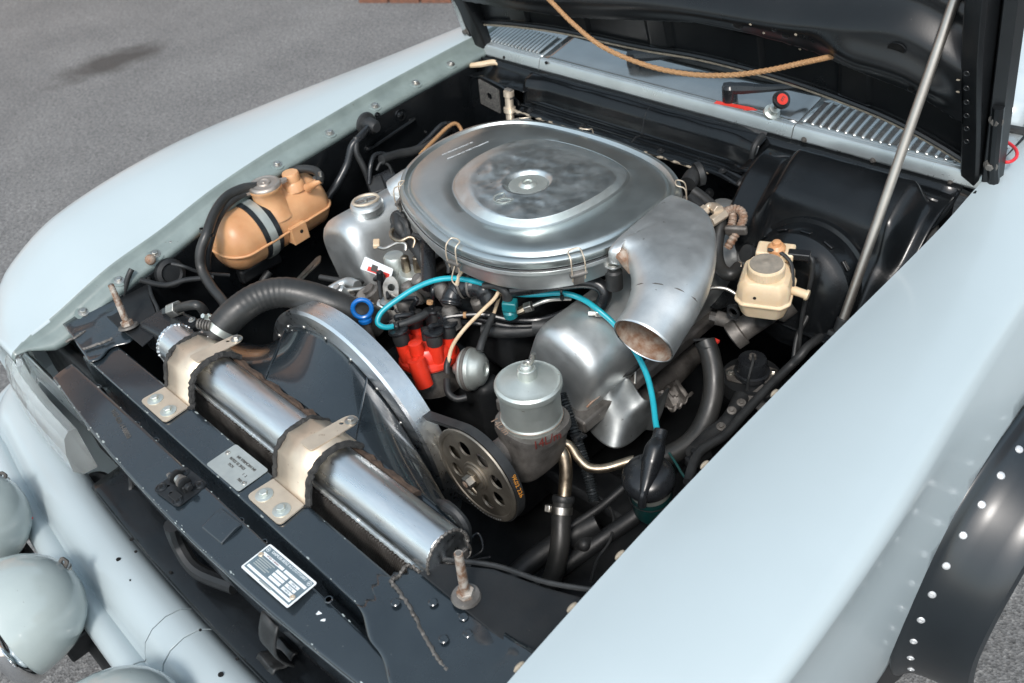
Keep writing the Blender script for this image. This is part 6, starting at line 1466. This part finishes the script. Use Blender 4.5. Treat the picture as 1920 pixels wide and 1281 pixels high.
# ---- heat shield
hsp = [(1118, 745, .66), (1175, 705, .66), (1200, 700, .64), (1208, 735, .62), (1230, 752, .60), (1262, 735, .60), (1240, 800, .55), (1190, 835, .52), (1140, 842, .52), (1105, 825, .55), (1092, 790, .60)]
mb = MB()
def hsf(u, v):
    a = lerp(V(1094, 795, 0), V(1128, 728, 0), v); b = lerp(V(1228, 808, 0), V(1256, 742, 0), v)
    p = lerp(a, b, u); p.y += 40*math.sin(math.pi*min(1, u*1.15))*(1-v)*(1-.3*v)
    p.y += ss(v, .45, 1.0)*(-26*math.exp(-((u-.36)/.14)**2)+14*math.exp(-((u-.68)/.16)**2)-14*ss(u, .85, 1))
    return A(p.x, p.y, z=lerp(lerp(.585, .665, v), lerp(.545, .60, v), u)+.022*math.sin(u*math.pi))
mb.grid(hsf, 50, 30); hsd = mb.build('heat_shield', M['castdark'], P, smooth=70, solid=.002, label='curved grey sheet heat shield below the cam cover')
hsd.data.materials.clear(); M['shieldm'] = mk('grey_heat_shield_metal', (.34, .36, .36), (.18, .19, .19), 12, metal=.9, rough=.42, rough2=.6, bump=.08, speck=(.1, .1, .1), sscale=70, samt=.04); hsd.data.materials.append(M['shieldm'])
hose([(1100, 764, .665), (1112, 752, .672), (1124, 742, .675), (1134, 724, .672)], .0022, 'rust', 'rusty_wire', hsd)
hose([(1145, 706, .68), (1170, 700, .68), (1188, 690, .68), (1205, 670, .68)], .008, 'rubber', 'sensor_lead', P)
hose([(1168, 628, .70), (1180, 650, .70), (1190, 690, .66), (1190, 720, .64)], .0035, 'steel', 'cable_strand', P)
# exhaust manifold below
hose([(1130, 800, .45), (1180, 770, .47), (1240, 720, .48), (1300, 660, .50)], .030, 'castdark', 'exhaust_manifold', P)

# ---- ignition coil
k0, k1 = A(1196, 965, z=.575), A(1222, 880, z=.665)
ka = (k1-k0).normalized(); kz = V(.06, -.20, 1).normalized()
KM = FR(A(1214, 888, z=.665), kz, V(.62, .78, 0))
mb = MB(); mb.lathe([(.036, -.12), (.038, -.115), (.038, -.020)], KM, 36); coil = mb.build('ignition_coil', M['greencan'], P, smooth=35, label='green ignition coil with a glossy black cap and boot')
mb = MB(); mb.lathe([(.0385, -.05), (.0388, -.048), (.0388, -.022), (.0385, -.020)], KM, 36, cap=(False, False)); mb.build('paper_label', M['can'], coil)
mb = MB(); mb.box((-.0385, 0, -.03), (.001, .014, .02), KM); mb.build('orange_label', M['ochre'], coil)
mb = MB(); mb.lathe([(.042, -.030), (.047, -.022), (.048, -.012), (.045, -.004), (.036, .004), (.024, .009), (0, .010)], KM, 40); mb.build('coil_cap', M['plastic'], coil, smooth=50)
bx0, bx1 = A(1238, 812, z=.712), A(1207, 925, z=.655)
mb = MB(); mb.tube([bx0+(bx0-bx1)*.02, bx0, lerp(bx0, bx1, .14)+V(0, 0, .002), lerp(bx0, bx1, .32)+V(0, 0, .006), lerp(bx0, bx1, .52)+V(0, 0, .004), lerp(bx0, bx1, .78), bx1], [.010, .011, .0125, .0185, .0185, .013, .008], 18, 8); bt = mb.build('coil_boot', M['plastic'], coil, smooth=60)
mb = MB(); mb.cyl(lerp(bx0, bx1, -.06), lerp(bx0, bx1, .06), .0125, .0125); mb.build('boot_collar', M['plastic'], bt, bevel=.002)
mb = MB(); mb.tube([lerp(bx0, bx1, .96), lerp(bx0, bx1, 1.06), lerp(bx0, bx1, 1.06)+V(.0, -.003, -.02)], .008, 10, 4); mb.build('terminal_boot', M['plastic'], bt)
mb = MB(); mb.lathe([(.0415, -.002), (.0425, 0), (.0415, .002)], KM @ Matrix.Translation((0, 0, -.062)), 32, cap=(False, False)); mb.build('coil_wire', M['rubber'], coil)
mb = MB(); mb.plate(rpoly([(-.02, -.02), (.03, -.02), (.03, .03), (-.02, .03)], .006), [], .003, FR(A(1255, 975, z=.60), (-.5, -.5, .6))); mb.build('coil_bracket', M['castdark'], coil)
hose([(1255, 850, .64), (1268, 870, .645), (1280, 890, .65), (1290, 900, .655)], .0025, 'greencan', 'coil_lead', coil)

# ---- big heater hose on the right
hose([(1322, 640, .70), (1332, 668, .68), (1338, 705, .655), (1336, 745, .625), (1322, 790, .59), (1296, 828, .555), (1258, 852, .53), (1225, 862, .52)], .0205, 'hose', 'heater_pipe', P, 'thick black hose curving down beside the master cylinder', 20)
mb = MB(); mb.lathe([(.0215, -.003), (.0218, .003)], FR(A(1324, 645, z=.698), (.1, -.2, -1)), 24, cap=(False, False)); mb.build('hose_lip', M['rubber'], P)
q = A(1343, 640, z=.70); mb = MB(); mb.tube([A(1300, 638, z=.70), A(1330, 637, z=.70), A(1344, 641, z=.70)], .003, 8, 5); mb.build('red_tipped_wire', M['rubber'], P)
mb = MB(); mb.box((0, 0, 0), (.010, .008, .006), FR(q, (0, 0, 1))); mb.build('red_terminal', M['redpaint'], P)

# ---- brake booster, master cylinder and reservoir
bc = V(.478, 1.115, .752); bd = V(-.03, -.97, .22).normalized(); BM = FR(bc, bd, V(1, 0, 0))
mb = MB(); mb.lathe([(.06, -.075), (.118, -.070), (.130, -.050), (.133, -.020), (.138, -.018), (.140, -.010), (.138, -.002), (.130, .0), (.124, .030), (.118, .042), (.104, .048), (.098, .054), (.070, .062), (.050, .066), (0, .068)], BM, 72); boo = mb.build('brake_booster', M['black'], P, smooth=35, label='large round black brake booster on the firewall')
for i in range(7):
    a = math.radians(20+i*24); mb = MB(); mb.box((.121*math.cos(a), .121*math.sin(a), .034), (.006, .020, .012), BM @ Matrix.Rotation(0, 4, 'Z')); 
    mb2 = MB(); mb2.box((0, 0, 0), (.005, .022, .010), BM @ Matrix.Rotation(a, 4, 'Z') @ Matrix.Translation((.1235, 0, .034))); mb2.build('crimp', M['black'], boo, bevel=.002)
mb = MB(); mb.lathe([(.020, 0), (.016, .02), (.014, .034), (.018, .036), (.018, .046), (.012, .048)], FR(BM @ V(-.075, .05, .055), (-.35, -.75, .5)), 16); mb.build('check_valve', M['rubber'], boo)
hose([(1385, 502, .80), (1370, 515, .80), (1352, 505, .80), (1344, 480, .81), (1345, 450, .83), (1350, 420, .85), (1340, 395, .86), (1320, 375, .87), (1300, 360, .88)], .0135, 'hose', 'booster_hose', P, 'black vacuum hose looping to the brake booster', 16)
hx = [(.013*math.cos(i*math.pi/3), .013*math.sin(i*math.pi/3)) for i in range(6)]; fm = FR(A(1380, 503, z=.80), V(.8, .5, .1)); mb = MB(); mb.loft([[fm @ V(a, b, 0) for a, b in hx], [fm @ V(a, b, .012) for a, b in hx]]); mb.build('hose_nut', M['gold'], boo, bevel=.001)
mc0 = BM @ V(0, -.01, .06); mc1 = A(1372, 632, z=.688)
mcd = (mc1-mc0).normalized()
mb = MB(); mb.tube([mc0, lerp(mc0, mc1, .25), lerp(mc0, mc1, .3), lerp(mc0, mc1, .82), lerp(mc0, mc1, .84), mc1], [.034, .034, .024, .024, .030, .030], 24, 1, smooth=False); mcy = mb.build('master_cylinder', M['castdark'], P, smooth=40, label='dark cast master cylinder below the cream reservoir')
mb = MB(); mb.lathe([(.024, 0), (.024, .004), (.020, .005), (.019, .002), (0, .002)], FR(mc1-mcd*.002, mcd), 24); mb.build('end_plug', M['blackm'], mcy)
q = lerp(mc0, mc1, .70); mb = MB(); mb.cyl(q, q+V(-.062, -.02, .004), .015); mb.cyl(q+V(-.055, -.018, .003), q+V(-.075, -.024, .004), .010, seg=6); mb.build('pipe_boss', M['castdark'], mcy)
rc = A(1437, 498, z=.880); RM = FR(rc, (.02, -.05, 1), V(.92, .4, 0))
def rsec(w, d, z, oy=0, ch=.3):
    p = rpoly([(-w+w*ch, -d), (w-w*ch, -d), (w, -d+d*ch), (w, d-d*ch), (w-w*ch, d), (-w+w*ch, d), (-w, d-d*ch), (-w, -d+d*ch)], .005, 2); return [RM @ V(a, b+oy, z) for a, b in p]
mb = MB(); mb.loft([rsec(.030, .030, -.105, .004), rsec(.040, .042, -.098, .005), rsec(.048, .052, -.072, .008), rsec(.0485, .053, -.066, .008), rsec(.052, .057, -.065, .008), rsec(.052, .057, -.060, .008), rsec(.0485, .053, -.059, .008), rsec(.048, .052, -.036, .008), rsec(.044, .046, -.024, .006), rsec(.036, .036, -.018, .0)])
rs = mb.build('brake_reservoir', M['cream'], P, smooth=30, bevel=.0015, label='cream plastic brake fluid reservoir with a ribbed screw cap')
mb = MB(); secs = []
for r, h in ((.0335, -.018), (.0345, -.016), (.0345, .0), (.033, .003), (.0305, .004)):
    secs.append([RM @ V(r*(1-.018*(i % 2))*math.cos(2*math.pi*i/80), r*(1-.018*(i % 2))*math.sin(2*math.pi*i/80), h) for i in range(80)])
mb.loft(secs); cp_ = mb.build('reservoir_cap', M['cream'], rs, smooth=25)
M['capgrey'] = mk('dusty_grey_cap_top', (.20, .18, .15), (.30, .26, .21), 60, rough=.7, bump=.3)
mb = MB(); mb.lathe([(.0305, .0042), (.030, .0055), (.020, .0058), (.006, .0064), (.002, .0085), (0, .0086)], RM, 40); mb.build('cap_top', M['capgrey'], cp_, smooth=40)
mb = MB(); mb.box((.008, .056, -.008), (.070, .040, .018), RM); mb.build('reservoir_rear', M['cream'], rs, bevel=.004)
mb = MB(); mb.lathe([(.017, -.008), (.017, .004), (.012, .010), (.008, .010), (.008, .016), (.005, .018), (0, .018)], RM @ Matrix.Translation((.010, .050, .004)), 20); mb.build('level_switch', M['orange'], rs)
mb = MB(); mb.box((.052, .048, -.004), (.040, .018, .014), RM); pg = mb.build('switch_plug', M['plastic'], rs, bevel=.002)
mb = MB(); mb.tube([RM @ V(.072, .046, -.004), RM @ V(.078, .040, -.012), RM @ V(.078, .034, -.05), RM @ V(.07, .02, -.12), RM @ V(.07, .0, -.20)], .0042, 10, 8); mb.build('switch_wire', M['rubber'], pg)
mb = MB(); mb.tube([RM @ V(-.004, .036, .010), RM @ V(.020, .038, .004), RM @ V(.040, .028, -.010), RM @ V(.048, .010, -.035), RM @ V(.05, .0, -.06)], .0036, 8, 8); mb.build('switch_wire', M['rubber'], pg)
mb = MB(); mb.cyl(RM @ V(.045, .004, -.052), RM @ V(.080, -.004, -.056), .0085); mb.cyl(RM @ V(.074, -.003, -.055), RM @ V(.079, -.004, -.056), .0105); mb.build('side_spout', M['cream'], rs)
mb = MB(); mb.cyl(RM @ V(-.012, -.0445, -.044), RM @ V(-.012, -.0455, -.044), .003); mb.build('dark_spot', M['hole'], rs)
mb = MB(); mb.lathe([(.020, 0), (.018, -.04)], FR(RM @ V(0, .004, -.098), (.02, -.05, 1)), 18); mb.build('reservoir_foot', M['rubber'], rs)
hose([(1315, 548, .80), (1335, 540, .81), (1362, 542, .81), (1385, 555, .80)], .004, 'steel', 'brake_line', mcy)
for k in range(2):
    q = A(1375, 583+k*3, z=.76); mb = MB(); mb.tube([q+V(.012*math.cos(a), 0, .012*math.sin(a)) for a in [i*2*math.pi/16 for i in range(16)]], .003, 8, 1, closed=True); mb.build('brake_line_coil', M['blackm'], mcy)

# ---- air-conditioning unions and wrapped pipes at the firewall
ac = hose([(1296, 372, .87), (1316, 395, .86), (1328, 412, .855)], .015, 'rubber', 'coolant_union', P, 'pair of zinc pipe unions with wrapped copper bends')
for (x0, y0), (x1, y1), z in (((1308, 404), (1324, 393), .875), ((1333, 417), (1358, 400), .87), ((1336, 388), (1348, 396), .88)):
    a_, b_ = A(x0, y0, z=z), A(x1, y1, z=z+.004); fm = FR(a_, b_-a_); L_ = (b_-a_).length; hx = [(.0125*math.cos(i*math.pi/3), .0125*math.sin(i*math.pi/3)) for i in range(6)]
    mb = MB(); mb.loft([[fm @ V(a*.92, b*.92, 0) for a, b in hx], [fm @ V(a, b, L_*.5) for a, b in hx], [fm @ V(a, b, L_) for a, b in hx]]); mb.build('union_nut', M['gold'], ac, bevel=.0012)
hose([(1322, 395, .878), (1330, 386, .884), (1340, 392, .882)], .0072, 'gold', 'union_bend', ac)
for pts in ([(1356, 402, .872), (1372, 392, .88), (1388, 395, .88), (1394, 408, .872), (1388, 424, .86), (1376, 445, .84), (1364, 465, .82)], [(1350, 398, .87), (1366, 396, .872), (1374, 404, .868), (1372, 420, .855), (1366, 440, .835)]):
    Q = spline(AZ(pts), 12); mb = MB(); mb.tube(Q, lambda t: .0085+.0009*math.sin(t*120), 12, 1, smooth=False); mb.build('wrapped_pipe', M['rust'], ac)
mb = MB(); mb.box((0, 0, 0), (.045, .012, .020), FR(A(1380, 432, z=.855), (0, -.2, 1), (.9, .4, 0))); mb.build('pipe_clamp', M['castdark'], ac, bevel=.004)
hose([(1330, 415, .86), (1318, 425, .855), (1305, 432, .85)], .014, 'rubber', 'union_hose', ac)
hose([(1290, 345, .885), (1300, 330, .89), (1312, 322, .89)], .018, 'rubber', 'heater_hose', P)
mb = MB(); mb.lathe([(.026, 0), (.026, .012), (.020, .016)], FR(A(1305, 328, z=.89), (.5, .8, .1)), 24); mb.build('hose_flange', M['rubber'], P, smooth=35)
# items at the far right corner of the bay
q = A(1732, 438, z=.86); mb = MB(); mb.lathe([(.030, 0), (.030, .008), (.022, .012), (.020, .006), (.010, .006), (.008, .010), (0, .010)], FR(q, (-.3, -.6, .7)), 28); mb.build('wing_grommet', M['rubber'], WR)
hose([(1700, 480, .80), (1680, 530, .78), (1665, 570, .76), (1660, 590, .75)], .006, 'rubber', 'wing_wire', WR)
hose([(1650, 480, .80), (1625, 530, .77), (1600, 580, .74)], .014, 'rubber', 'wing_pipe', WR)
mb = MB(); mb.box((0, 0, 0), (.05, .09, .03), FR(A(1690, 500, z=.80), (-.4, -.2, .8), (.3, 1, 0))); mb.build('relay_box', M['blackm'], WR, bevel=.006)
